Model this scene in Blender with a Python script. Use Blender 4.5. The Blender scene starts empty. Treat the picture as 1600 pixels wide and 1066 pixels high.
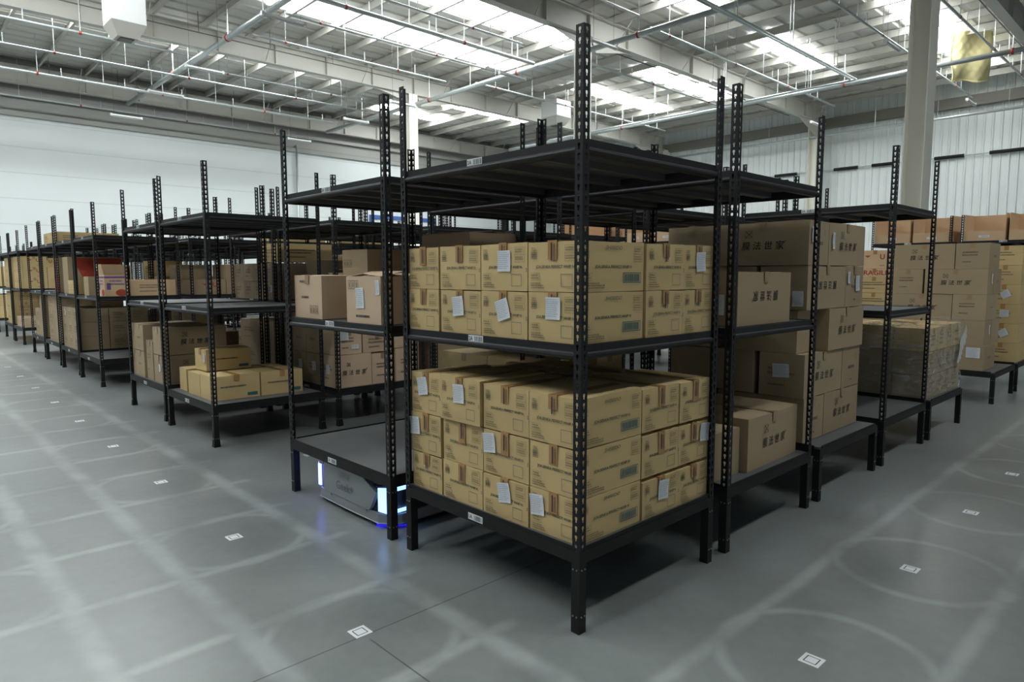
import bpy, math, random
from mathutils import Matrix, Vector
random.seed(7)
sc = bpy.context.scene
C = sc.collection
PI = math.pi

# ------------------------------------------------------------------ camera
f_px, pitch, roll, yaw = 1056.6136, 0.0979, -0.0017, 0.7591
cam_loc = Vector((-1.9378, -1.6626, 1.4169))
Fv = Vector((math.sin(yaw)*math.cos(pitch), math.cos(yaw)*math.cos(pitch), -math.sin(pitch)))
Rv = Vector((math.cos(yaw), -math.sin(yaw), 0)); Uv = Rv.cross(Fv)
R2 = Rv*math.cos(roll)+Uv*math.sin(roll); U2 = -Rv*math.sin(roll)+Uv*math.cos(roll)
cd = bpy.data.cameras.new('camera'); cam = bpy.data.objects.new('camera', cd); C.objects.link(cam)
cd.sensor_width = 36; cd.lens = f_px/1600*36; cd.clip_start = .05; cd.clip_end = 200
m = Matrix.Identity(4)
for k in range(3):
    m[k][0] = R2[k]; m[k][1] = U2[k]; m[k][2] = -Fv[k]; m[k][3] = cam_loc[k]
cam.matrix_world = m
sc.camera = cam

# ------------------------------------------------------------------ world, exposure
w = bpy.data.worlds.new('daylight'); sc.world = w; w.use_nodes = True
bg = w.node_tree.nodes['Background']; bg.inputs[0].default_value = (.80, .92, 1.0, 1); bg.inputs[1].default_value = 0.17
SKY_E = 17.0                                   # daylight through the roof's translucent panels
sc.view_settings.view_transform = 'Standard'; sc.view_settings.look = 'None'
sc.view_settings.gamma = 1; sc.view_settings.use_curve_mapping = False
sc.view_settings.exposure = 0.0

# ------------------------------------------------------------------ materials
def mat(name, col, rough=.6, metal=0, emit=None, estr=0, spec=.5):
    m = bpy.data.materials.new(name); m.use_nodes = True
    b = m.node_tree.nodes['Principled BSDF']
    b.inputs['Base Color'].default_value = (*col, 1); b.inputs['Roughness'].default_value = rough
    b.inputs['Metallic'].default_value = metal; b.inputs['Specular IOR Level'].default_value = spec
    if emit:
        b.inputs['Emission Color'].default_value = (*emit, 1); b.inputs['Emission Strength'].default_value = estr
    return m
def noisy(name, c1, c2, scale=4, rough=.6, metal=0, stretch=(1, 1, 1), bump=0, coord='Object', rnd=0, detail=4, spec=.5):
    m = mat(name, c1, rough, metal, spec=spec); nt = m.node_tree; b = nt.nodes['Principled BSDF']
    tc = nt.nodes.new('ShaderNodeTexCoord'); mp = nt.nodes.new('ShaderNodeMapping'); mp.inputs['Scale'].default_value = stretch
    n = nt.nodes.new('ShaderNodeTexNoise'); n.inputs['Scale'].default_value = scale; n.inputs['Detail'].default_value = detail
    mx = nt.nodes.new('ShaderNodeMix'); mx.data_type = 'RGBA'
    mx.inputs[6].default_value = (*c1, 1); mx.inputs[7].default_value = (*c2, 1)
    nt.links.new(tc.outputs[coord], mp.inputs[0]); nt.links.new(mp.outputs[0], n.inputs['Vector']); nt.links.new(n.outputs[0], mx.inputs[0])
    out = mx.outputs[2]
    if rnd:
        oi = nt.nodes.new('ShaderNodeObjectInfo'); hs = nt.nodes.new('ShaderNodeHueSaturation')
        mr = nt.nodes.new('ShaderNodeMapRange'); mr.inputs['To Min'].default_value = 1-rnd; mr.inputs['To Max'].default_value = 1+rnd
        nt.links.new(oi.outputs['Random'], mr.inputs[0]); nt.links.new(mr.outputs[0], hs.inputs['Value']); nt.links.new(out, hs.inputs['Color']); out = hs.outputs[0]
    nt.links.new(out, b.inputs['Base Color'])
    if bump:
        bp = nt.nodes.new('ShaderNodeBump'); bp.inputs['Strength'].default_value = bump; bp.inputs['Distance'].default_value = .01
        nt.links.new(n.outputs[0], bp.inputs['Height']); nt.links.new(bp.outputs[0], b.inputs['Normal'])
    return m
M = {}
M['black'] = noisy('black_powder_coat', (.007, .008, .009), (.012, .0135, .015), 30, .5, spec=.38)
M['leg'] = noisy('worn_black_tube', (.006, .0065, .0065), (.015, .0155, .015), 14, .55, spec=.35)
M['deck'] = noisy('grey_deck', (.085, .09, .095), (.12, .125, .125), 6, .55)
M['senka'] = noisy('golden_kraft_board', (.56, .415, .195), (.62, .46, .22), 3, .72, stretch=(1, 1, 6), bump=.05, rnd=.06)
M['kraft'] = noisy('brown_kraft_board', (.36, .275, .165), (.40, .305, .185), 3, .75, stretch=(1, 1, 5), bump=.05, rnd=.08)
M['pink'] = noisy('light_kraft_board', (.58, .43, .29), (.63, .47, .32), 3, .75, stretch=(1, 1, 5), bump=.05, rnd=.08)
M['orange'] = noisy('orange_kraft_board', (.66, .455, .27), (.70, .49, .30), 3, .75, rnd=.06)
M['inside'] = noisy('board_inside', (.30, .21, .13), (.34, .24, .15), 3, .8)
M['tape'] = noisy('brown_tape', (.40, .22, .085), (.46, .27, .11), 20, .22)
M['tape_pale'] = noisy('pale_tape', (.34, .235, .125), (.38, .26, .14), 20, .3)
M['ink'] = mat('dark_green_ink', (.075, .085, .06), .7)
M['ink_faint'] = mat('faint_green_ink', (.22, .19, .10), .7)
M['brown_ink'] = mat('brown_ink', (.17, .13, .085), .7)
M['teal'] = mat('teal_ink', (.03, .13, .15), .7)
M['black_ink'] = mat('black_ink', (.055, .05, .045), .7)
M['navy'] = mat('navy_ink', (.03, .025, .05), .5)
M['paper'] = noisy('white_label_paper', (.70, .74, .76), (.78, .80, .82), 8, .6)
M['grey_ink'] = mat('grey_ink', (.36, .40, .44), .7)
M['red_ink'] = mat('red_ink', (.42, .06, .035), .7)
M['purple'] = mat('purple_ink', (.15, .08, .30), .7)
M['white_paint'] = noisy('white_roof_paint', (.54, .53, .48), (.60, .585, .53), 1.5, .5, coord='Object')
M['column'] = noisy('cream_column_paint', (.80, .785, .70), (.85, .835, .75), 2, .5)
M['galv'] = noisy('galvanised_pipe', (.48, .53, .53), (.62, .66, .65), 6, .3, .55)
M['red_paint'] = mat('red_pipe_fitting', (.42, .05, .035), .5)
M['conduit'] = mat('dark_conduit', (.14, .13, .12), .5)
M['lampw'] = mat('white_lamp_body', (.80, .82, .80), .4)
M['foam'] = mat('black_foam_sleeve', (.012, .012, .013), .8)
M['bolt'] = mat('zinc_bolt', (.45, .45, .42), .35, .9)
M['sky'] = mat('translucent_roof_panel', (.8, .8, .8), .5, emit=(.93, .98, 1.0), estr=SKY_E)
M['robot'] = noisy('robot_silver', (.30, .32, .33), (.34, .36, .37), 5, .35, .5)
M['robot_dark'] = mat('robot_dark', (.01, .01, .012), .4)
M['rlight'] = mat('robot_blue_light', (.2, .2, .9), .4, emit=(.15, .20, 1.0), estr=6)
M['rlight2'] = mat('robot_pale_light', (.6, .8, 1), .4, emit=(.20, .42, 1.0), estr=3.2)
M['rglow'] = mat('robot_underglow', (.1, .1, .8), .4, emit=(.03, .02, 1.0), estr=5)
M['wool'] = noisy('yellow_glass_wool', (.66, .58, .27), (.88, .80, .46), 5, .9, bump=.6)
M['blue_paint'] = mat('blue_door_frame', (.05, .13, .42), .5)
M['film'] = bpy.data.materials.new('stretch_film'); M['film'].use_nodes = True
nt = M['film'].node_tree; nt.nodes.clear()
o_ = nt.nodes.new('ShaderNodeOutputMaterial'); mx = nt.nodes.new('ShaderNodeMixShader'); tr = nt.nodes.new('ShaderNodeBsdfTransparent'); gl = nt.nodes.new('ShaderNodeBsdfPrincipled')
tr.inputs[0].default_value = (.95, .95, .94, 1); gl.inputs['Base Color'].default_value = (.85, .87, .87, 1); gl.inputs['Roughness'].default_value = .16; gl.inputs['Specular IOR Level'].default_value = 1  # white body mixed in stands for the film's bright reflections
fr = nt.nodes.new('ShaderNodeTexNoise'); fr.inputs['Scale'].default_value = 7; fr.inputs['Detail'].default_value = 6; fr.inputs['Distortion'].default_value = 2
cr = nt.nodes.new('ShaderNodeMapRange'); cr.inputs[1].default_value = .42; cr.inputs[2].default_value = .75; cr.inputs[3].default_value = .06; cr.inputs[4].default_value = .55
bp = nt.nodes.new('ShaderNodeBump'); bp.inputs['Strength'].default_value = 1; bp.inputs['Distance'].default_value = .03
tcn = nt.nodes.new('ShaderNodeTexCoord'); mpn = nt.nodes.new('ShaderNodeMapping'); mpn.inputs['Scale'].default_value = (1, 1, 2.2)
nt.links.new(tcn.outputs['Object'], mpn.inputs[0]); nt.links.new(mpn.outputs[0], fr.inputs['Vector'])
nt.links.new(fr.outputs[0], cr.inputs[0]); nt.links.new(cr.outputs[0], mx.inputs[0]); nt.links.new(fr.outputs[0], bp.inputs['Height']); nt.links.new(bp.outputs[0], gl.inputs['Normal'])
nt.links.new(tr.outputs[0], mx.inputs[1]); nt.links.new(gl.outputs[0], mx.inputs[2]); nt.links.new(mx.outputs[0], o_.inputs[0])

class G:                                        # small maths-node writer for the floor and walls
    def __init__(s, nt): s.nt = nt
    def m(s, op, a, b=None, c=None):
        n = s.nt.nodes.new('ShaderNodeMath'); n.operation = op
        for k, v in enumerate((a, b, c)):
            if v is None: continue
            if isinstance(v, (int, float)): n.inputs[k].default_value = v
            else: s.nt.links.new(v, n.inputs[k])
        return n.outputs[0]
    def smooth(s, v, a, b):
        n = s.nt.nodes.new('ShaderNodeMapRange'); n.interpolation_type = 'SMOOTHSTEP'
        s.nt.links.new(v, n.inputs[0]); n.inputs[1].default_value = a; n.inputs[2].default_value = b
        return n.outputs[0]
    def band(s, v, c, half, soft):
        d = s.m('ABSOLUTE', s.m('SUBTRACT', v, c)); return s.m('SUBTRACT', 1, s.smooth(d, half, half+soft))
    def noise(s, vec, scale, detail=4, dist=0):
        n = s.nt.nodes.new('ShaderNodeTexNoise'); n.inputs['Scale'].default_value = scale; n.inputs['Detail'].default_value = detail
        n.inputs['Distortion'].default_value = dist; s.nt.links.new(vec, n.inputs['Vector']); return n.outputs[0]
def floor_material():
    m = bpy.data.materials.new('worn_concrete'); m.use_nodes = True; nt = m.node_tree; g = G(nt)
    b = nt.nodes['Principled BSDF']; tc = nt.nodes.new('ShaderNodeTexCoord'); P = tc.outputs['Object']
    nz = nt.nodes.new('ShaderNodeTexNoise'); nz.inputs['Scale'].default_value = 1.3; nz.inputs['Detail'].default_value = 2; nt.links.new(P, nz.inputs['Vector'])
    sp = nt.nodes.new('ShaderNodeSeparateXYZ'); nt.links.new(P, sp.inputs[0])
    wob = g.m('MULTIPLY', g.m('SUBTRACT', nz.outputs[0], .5), .035)
    x = g.m('ADD', sp.outputs[0], wob); y = g.m('ADD', sp.outputs[1], wob)
    GX, GY = 1.1345, 1.335
    u = g.m('MULTIPLY', g.m('SUBTRACT', g.m('FRACT', g.m('ADD', g.m('DIVIDE', g.m('ADD', x, .61), GX), .5)), .5), GX)
    v = g.m('MULTIPLY', g.m('SUBTRACT', g.m('FRACT', g.m('ADD', g.m('DIVIDE', g.m('SUBTRACT', y, .6), GY), .5)), .5), GY)
    au = g.m('ABSOLUTE', u); av = g.m('ABSOLUTE', v)
    r = g.m('SQRT', g.m('ADD', g.m('MULTIPLY', u, u), g.m('MULTIPLY', v, v)))
    lx = g.band(au, .34, .01, .065); ly = g.band(av, .345, .006, .045); ci = g.band(r, .37, .004, .038)
    big = g.noise(P, .55, 3); mid = g.noise(P, 2.3, 4, .15); fine = g.noise(P, 18, 3)
    k1 = g.smooth(g.noise(P, .8, 2), .38, .62); k2 = g.smooth(mid, .35, .6)
    left = g.m('SUBTRACT', 1, g.smooth(x, -.16, -.06)); right = g.m('SUBTRACT', 1, g.smooth(y, -.22, -.1))
    aisle = g.m('MAXIMUM', left, right)
    t = g.m('MAXIMUM', g.m('MULTIPLY', lx, left), g.m('MULTIPLY', ly, g.m('MULTIPLY', aisle, .9)))
    t = g.m('MAXIMUM', t, g.m('MULTIPLY', ci, g.m('MULTIPLY', aisle, g.m('ADD', .55, g.m('MULTIPLY', k1, .45)))))
    t = g.m('MULTIPLY', t, g.m('ADD', .35, g.m('MULTIPLY', k2, .65)))
    # joints sawn in the slab
    jx = g.band(g.m('ABSOLUTE', g.m('ADD', sp.outputs[0], .61)), 0, .0025, .002)
    jy = g.band(g.m('ABSOLUTE', g.m('SUBTRACT', sp.outputs[1], .585)), 0, .0025, .002)
    jx = g.m('MULTIPLY', jx, g.m('SUBTRACT', 1, g.smooth(sp.outputs[1], .53, .56)))
    jo = g.m('MAXIMUM', jx, jy)
    val = g.m('ADD', .06, g.m('ADD', g.m('MULTIPLY', big, .15), g.m('ADD', g.m('MULTIPLY', mid, .10), g.m('MULTIPLY', fine, .05))))
    val = g.m('ADD', val, g.m('MULTIPLY', t, .115)); val = g.m('MULTIPLY', val, g.m('SUBTRACT', 1, g.m('MULTIPLY', jo, .55)))
    cb = nt.nodes.new('ShaderNodeCombineColor')
    nt.links.new(g.m('MULTIPLY', val, .92), cb.inputs[0]); nt.links.new(val, cb.inputs[1]); nt.links.new(g.m('MULTIPLY', val, .975), cb.inputs[2])
    nt.links.new(cb.outputs[0], b.inputs['Base Color'])
    nt.links.new(g.m('ADD', .285, g.m('MULTIPLY', mid, .06)), b.inputs['Roughness']); b.inputs['Specular IOR Level'].default_value = .42
    return m
M['floor'] = floor_material()
def panel_material(name, c, axis, period, depth):   # flat sheets with a joint line every `period`
    m = mat(name, c, .45); nt = m.node_tree; g = G(nt); b = nt.nodes['Principled BSDF']
    tc = nt.nodes.new('ShaderNodeTexCoord'); sp = nt.nodes.new('ShaderNodeSeparateXYZ'); nt.links.new(tc.outputs['Object'], sp.inputs[0])
    fr = g.m('FRACT', g.m('DIVIDE', sp.outputs[axis], period)); j = g.band(fr, .5, .02/period*.5, .02/period)
    v = g.m('SUBTRACT', 1, g.m('MULTIPLY', j, depth)); n = g.noise(tc.outputs['Object'], .4, 3)
    v = g.m('MULTIPLY', v, g.m('ADD', .94, g.m('MULTIPLY', n, .10)))
    cb = nt.nodes.new('ShaderNodeCombineColor')
    for k in range(3): nt.links.new(g.m('MULTIPLY', v, c[k]), cb.inputs[k])
    nt.links.new(cb.outputs[0], b.inputs['Base Color']); return m
M['wall_panel'] = panel_material('white_wall_panels', (.76, .81, .80), 2, .95, .14)
M['wall_grey'] = panel_material('grey_upper_wall', (.36, .36, .33), 2, .6, .2)
M['wall_rib'] = mat('white_ribbed_wall', (.74, .78, .77), .45)
M['roof'] = noisy('white_roof_sheet', (.62, .605, .56), (.68, .665, .62), 1, .5)
M['band'] = mat('grey_brown_eaves_strut', (.20, .19, .165), .6)

# ------------------------------------------------------------------ mesh helpers
class MB:
    def __init__(s): s.v = []; s.f = []; s.m = []; s.mi = 0
    def add(s, vs, fs):
        o = len(s.v); s.v += [tuple(p) for p in vs]; s.f += [tuple(i+o for i in q) for q in fs]; s.m += [s.mi]*len(fs)
    def box(s, x0, x1, y0, y1, z0, z1):
        s.add([(x0, y0, z0), (x1, y0, z0), (x1, y1, z0), (x0, y1, z0), (x0, y0, z1), (x1, y0, z1), (x1, y1, z1), (x0, y1, z1)],
              [(0, 3, 2, 1), (4, 5, 6, 7), (0, 1, 5, 4), (1, 2, 6, 5), (2, 3, 7, 6), (3, 0, 4, 7)])
    def prism(s, poly, a, b, fn):                 # polygon swept from a to b; fn(px, py, t) -> xyz
        n = len(poly); vs = [fn(px, py, a) for px, py in poly]+[fn(px, py, b) for px, py in poly]
        s.add(vs, [tuple(range(n))[::-1], tuple(range(n, 2*n))]+[(k, (k+1) % n, n+(k+1) % n, n+k) for k in range(n)])
    def quad(s, a, b, c, d): s.add([a, b, c, d], [(0, 1, 2, 3)])
    def tube(s, p, q, r, n=8):
        p = Vector(p); q = Vector(q); d = (q-p).normalized(); a = d.orthogonal().normalized(); b = d.cross(a); vs = []
        for c in (p, q):
            for k in range(n): t = 2*PI*k/n; vs.append(c+(a*math.cos(t)+b*math.sin(t))*r)
        s.add(vs, [(k, (k+1) % n, n+(k+1) % n, n+k) for k in range(n)]+[tuple(range(n))[::-1], tuple(range(n, 2*n))])
    def rect(s, x0, x1, z0, z1, y=0): s.add([(x0, y, z0), (x1, y, z0), (x1, y, z1), (x0, y, z1)], [(0, 1, 2, 3)])
    def frame(s, x0, x1, z0, z1, t):
        s.rect(x0, x1, z0, z0+t); s.rect(x0, x1, z1-t, z1); s.rect(x0, x0+t, z0+t, z1-t); s.rect(x1-t, x1, z0+t, z1-t)
    def mesh(s, name, mats, smooth=False):
        me = bpy.data.meshes.new(name); me.from_pydata(s.v, [], s.f)
        for mm in (mats if isinstance(mats, (list, tuple)) else [mats]): me.materials.append(mm)
        if any(s.m): me.polygons.foreach_set('material_index', s.m)
        if smooth: me.polygons.foreach_set('use_smooth', [True]*len(s.f))
        me.update(); return me
def ob(name, me, parent=None, loc=(0, 0, 0), rz=0, rot=None):
    o = bpy.data.objects.new(name, me); C.objects.link(o); o.location = loc
    o.rotation_euler = rot if rot else (0, 0, rz)
    if parent: o.parent = parent
    return o
def tag(o, label=None, cat=None, group=None, kind=None):
    if label: o['label'] = label
    if cat: o['category'] = cat
    if group: o['group'] = group
    if kind: o['kind'] = kind
    return o
def copy_tree(o, parent=None):
    c = o.copy(); C.objects.link(c)
    if parent: c.parent = parent
    for ch in list(kids.get(o.name, [])):
        d = copy_tree(ch, c); kids.setdefault(c.name, []).append(d)
    return c
kids = {}
def bevel(o, wd, seg=2):
    md = o.modifiers.new('bevel', 'BEVEL'); md.width = wd; md.segments = seg; md.limit_method = 'ANGLE'
def text_mb(txt, h, bold=False, shear=0, wx=1.0):
    cu = bpy.data.curves.new('t', 'FONT'); cu.body = txt; cu.size = 1; cu.align_x = 'CENTER'; cu.shear = shear; cu.resolution_u = 3
    if bold: cu.offset = .022
    o = bpy.data.objects.new('t', cu); C.objects.link(o); bpy.context.view_layer.update()
    me = bpy.data.meshes.new_from_object(o.evaluated_get(bpy.context.evaluated_depsgraph_get()))
    zs = [v.co.y for v in me.vertices] or [0, 1]; k = h/(max(zs)-min(zs)); z0 = min(zs)
    xs = [v.co.x for v in me.vertices] or [0]; xc = (max(xs)+min(xs))/2
    vs = [((v.co.x-xc)*k*wx, 0, (v.co.y-z0)*k) for v in me.vertices]; fs = [tuple(p.vertices) for p in me.polygons]
    bpy.data.objects.remove(o); bpy.data.curves.remove(cu); bpy.data.meshes.remove(me)
    return vs, fs
_tc = {}
def put_text(mb, txt, x, z, h, wx=1.0, rot=0, **k):
    key = (txt, h, wx, tuple(k.items()))
    if key not in _tc: _tc[key] = text_mb(txt, h, wx=wx, **k)
    vs, fs = _tc[key]; c, s_ = math.cos(rot), math.sin(rot)
    mb.add([(x+a*c-b*s_, 0, z+a*s_+b*c) for a, _, b in vs], fs)
ORD = ['zeroth', 'first', 'second', 'third', 'fourth', 'fifth', 'sixth', 'seventh', 'eighth', 'ninth', 'tenth', 'eleventh', 'twelfth', 'thirteenth', 'fourteenth', 'fifteenth', 'sixteenth', 'seventeenth', 'eighteenth', 'nineteenth', 'twentieth', 'twenty-first', 'twenty-second', 'twenty-third', 'twenty-fourth', 'twenty-fifth', 'twenty-sixth']

# ------------------------------------------------------------------ the building
WX, WY, ROOF = 31.3, 29.6, 9.3
X0, Y0 = -13.0, -13.0
mb = MB(); mb.box(X0, WX+.3, Y0, WY+.3, -.25, 0); tag(ob('floor', mb.mesh('floor', M['floor'])), kind='structure')
mb = MB(); mb.box(X0, WX, WY, WY+.25, 0, 7.45); mb.mi = 1; mb.box(X0, WX, WY, WY+.25, 7.45, ROOF+.2)
tag(ob('wall_left', mb.mesh('wall_left', [M['wall_panel'], M['wall_grey']])), kind='structure')
mb = MB(); prof = []; yy = Y0                     # right wall of trapezoid ribbed sheet
while yy < WY:
    prof += [(yy, 0), (yy+.20, 0), (yy+.225, -.035), (yy+.275, -.035)]; yy += .30
n = len(prof); mb.add([(WX+dx, y, 0) for y, dx in prof]+[(WX+dx, y, ROOF+.2) for y, dx in prof], [(k, n+k, n+k+1, k+1) for k in range(n-1)])
mb.box(WX+.05, WX+.25, Y0, WY, 0, ROOF+.2)
tag(ob('wall_right', mb.mesh('wall_right', M['wall_rib'])), kind='structure')
mb = MB(); prof = []; yy = Y0                     # ribbed roof sheet, ribs across the purlins
while yy < WY:
    prof += [(yy, 0), (yy+.40, 0), (yy+.44, .05), (yy+.56, .05)]; yy += .60
n = len(prof); mb.add([(X0, y, ROOF+.02+dz) for y, dz in prof]+[(WX, y, ROOF+.02+dz) for y, dz in prof], [(k, k+1, n+k+1, n+k) for k in range(n-1)])
mb.box(X0, WX, Y0, WY, ROOF+.12, ROOF+.2)
tag(ob('ceiling', mb.mesh('ceiling', M['roof'])), kind='structure')
strips = [(-3.6, -1.5, 13), (.6, -9, -2.8), (5.3, -9, -3), (5.3, 19.5, 29), (9.5, -6, 0), (9.5, 14.2, 17.0), (9.5, 20, 25),  # strips behind and beside the camera: unseen, added to light carton faces
          (14.35, -9, 4), (14.35, 7, 16.4), (14.35, 20, 26.5), (17.6, -6, 4), (17.6, 7, 16.4), (17.6, 20, 26.5), (23.05, -8, 12.6), (23.6, 18, 22.5), (26.4, 16, 20)]
for k, (y, a, b) in enumerate(strips):
    mb = MB(); mb.box(a, b, y-(.5 if y > 0 else .3), y+(.5 if y > 0 else .3), ROOF-.06, ROOF+.012); tag(ob('window_%d' % (k+1), mb.mesh('window', M['sky'])), kind='structure')
# eaves strut on the right wall and rail with black sleeves
mb = MB(); mb.box(WX-.35, WX-.04, Y0, WY, 8.2, 8.62); tag(ob('trim_1', mb.mesh('trim', M['band'])), kind='structure')
mb = MB(); mb.box(X0, WX-.4, WY-.12, WY, 7.28, 7.45); mb.box(X0, WX-.4, WY-.2, WY, 7.95, 8.1); tag(ob('trim_2', mb.mesh('trim', M['wall_grey'])), kind='structure')
# the blue framed dock door in the left wall
mb = MB(); xa, xb = 17.4, 21.7
mb.box(xa, xb, WY-.12, WY-.01, 4.36, 4.56); mb.box(xb-.12, xb, WY-.12, WY-.01, 0, 4.36); mb.box(xa, xa+.12, WY-.12, WY-.01, 0, 4.36); mb.mi = 1; mb.box(xa+.12, xb-.12, WY-.06, WY-.01, 0, 4.36)
tag(ob('door_1', mb.mesh('door', [M['blue_paint'], M['wall_rib']])), kind='structure')
# roof steel
def ibeam(p, q, h, bw, name, mt, t=.02):
    mb = MB(); L = (Vector(q)-Vector(p)); d = L.normalized(); s = Vector((-d.y, d.x, 0)); fn = lambda a, b, k: Vector(p)+d*k+s*a+Vector((0, 0, b))
    l = L.length; pr = lambda x0, x1, z0, z1: mb.prism([(x0, z0), (x1, z0), (x1, z1), (x0, z1)], 0, l, fn)
    pr(-bw/2, bw/2, 0, t); pr(-bw/2, bw/2, h-t, h); pr(-t/2, t/2, t, h-t)
    return mb
GYS = [3.0, 11.8, 20.6, 29.1]; GZ = 8.35
gname = {3.0: 'first from the camera, crossing above the broad column', 11.8: 'second back from the camera', 20.6: 'third back from the camera', 29.1: 'hugging the white panel wall'}
for gy in GYS:
    mb = ibeam((X0, gy, GZ), (WX-.45, gy, GZ), .65, .26, 'g', None)
    for k in range(24):                          # stiffener plates
        x = X0+1+k*1.85
        mb.box(x-.006, x+.006, gy-.12, gy+.12, GZ+.02, GZ+.63)
    if gy < 29:
        mb.add([(WX-.45, gy-.01, GZ), (WX-.45, gy-.01, GZ-.9), (WX-3.2, gy-.01, GZ), (WX-.45, gy+.01, GZ), (WX-.45, gy+.01, GZ-.9), (WX-3.2, gy+.01, GZ)], [(0, 2, 1), (3, 4, 5), (1, 2, 5, 4)])
        for cxx in (14.1,):
            for sg in (-1, 1):
                mb.add([(cxx, gy-.01, GZ), (cxx+sg*1.9, gy-.01, GZ), (cxx+sg*.2, gy-.01, GZ-.35), (cxx, gy+.01, GZ), (cxx+sg*1.9, gy+.01, GZ), (cxx+sg*.2, gy+.01, GZ-.35)], [(0, 1, 2), (3, 5, 4), (1, 4, 5, 2)])
    g = ob('roof_girder', mb.mesh('girder', M['white_paint'])); tag(g, 'white painted roof girder, '+gname[gy], 'girder', 'roof girders')
    for sg in (-1, 1):                           # fly braces up to the purlins
        bm2 = MB(); bm2.tube((0, sg*.1, GZ+.04), (0, sg*.75, ROOF-.2), .015, 5); mbr = bm2.mesh('brace', M['white_paint'])
        for k in range(12): ob('brace', mbr, g, loc=(X0+3+k*3.6, gy, 0))
px = []; x = 30.2
while x > -8: px.append(x); x -= 1.5
for k, x in enumerate(px):                       # purlins
    mb = MB(); z0, z1 = ROOF-.26, ROOF-.005
    mb.box(x-.004, x+.004, Y0, WY-.3, z0, z1); mb.box(x-.004, x+.075, Y0, WY-.3, z1-.01, z1); mb.box(x-.075, x+.004, Y0, WY-.3, z0, z0+.008)
    tag(ob('roof_purlin', mb.mesh('purlin', M['white_paint'])), 'white roof purlin, %s counting from the ribbed wall' % ORD[k+1], 'purlin', 'roof purlins')
def column(x, y, label, hw=.2, hd=.17, top=GZ, nm='steel_column'):
    mb = MB(); t = .02
    mb.box(-hw, hw, -hd, -hd+t, .03, top); mb.box(-hw, hw, hd-t, hd, .03, top); mb.box(-t/2, t/2, -hd+t, hd-t, .03, top)
    o = ob(nm, mb.mesh('column', M['column']), loc=(x, y, 0)); tag(o, label, 'column', 'steel columns')
    b = MB(); b.box(-hw-.1, hw+.1, -hd-.1, hd+.1, 0, .03); ob('base_plate', b.mesh('plate', M['column']), o)
column(14.2, 3.0, 'broad cream steel column standing alone between the racks and the ribbed wall', .26, .2)
column(13.95, 12.0, 'cream steel column directly behind the tall post of the corner rack')
column(13.8, 20.6, 'cream steel column holding the third girder, seen beyond the paired posts')
column(30.55, 12.05, 'cream steel column against the ribbed wall, under the haunched girder end', .28, .2, 8.3)
column(30.85, 20.5, 'cream steel column against the ribbed wall near the corner with the panel wall', .28, .2, 8.3)
# sprinkler pipes
def pipe(pts, r, label, name='sprinkler_pipe', mt='galv', hang=2.4, up=1.0, group='sprinkler pipes', clamps=True):
    mb = MB()
    for a, b in zip(pts, pts[1:]): mb.tube(a, b, r, 10)
    o = ob(name, mb.mesh('pipe', M[mt], True)); tag(o, label, 'pipe', group)
    hm = {}
    for a, b in zip(pts, pts[1:]):
        a = Vector(a); b = Vector(b); L = (b-a).length; n = int(L/hang); d = (b-a).normalized()
        for k in range(n):
            q = a+d*(hang*(k+.5)); l = round(min(ROOF-.05, q.z+up)-q.z-r, 3)
            if l not in hm: h = MB(); h.tube((0, 0, 0), (0, 0, l), .008+r*.1, 5); hm[l] = h.mesh('hanger', M['conduit' if mt == 'conduit' else 'galv'])
            ob('hanger_rod', hm[l], o, loc=q+Vector((0, 0, r)))
            if clamps and k % 2 == 0:
                key = ('c', round(abs(d.x)))
                if key not in hm: c = MB(); c.tube(-d*.03, d*.03, r*1.25, 8); hm[key] = c.mesh('coupling', M['red_paint'], True)
                ob('coupling', hm[key], o, loc=q)
            if r < .06 and clamps:
                if 's' not in hm: c = MB(); c.tube((0, 0, 0), (0, 0, .30), .014, 5); hm['s'] = c.mesh('head', M['galv'])
                ob('sprinkler_head', hm['s'], o, loc=q+d*(hang*.35))
    return o
pipe([(6.05, 12.6, 8.2), (6.05, 29.0, 8.2)], .085, 'thick grey main pipe beside the boxy heater, running to the panel wall', 'main_pipe')
pipe([(13.95, 4.0, 8.0), (13.95, 27.5, 8.0)], .075, 'grey main pipe passing behind the tall front rack post', 'main_pipe')
pipe([(23.2, 2.0, 8.0), (23.2, 25.0, 8.0)], .08, 'grey main pipe crossing behind the broad column, past the glass wool', 'main_pipe')
pipe([(30.4, 1.0, 7.75), (30.4, 20, 7.75)], .06, 'grey pipe running along the top of the ribbed wall', 'main_pipe', clamps=False)
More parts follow.
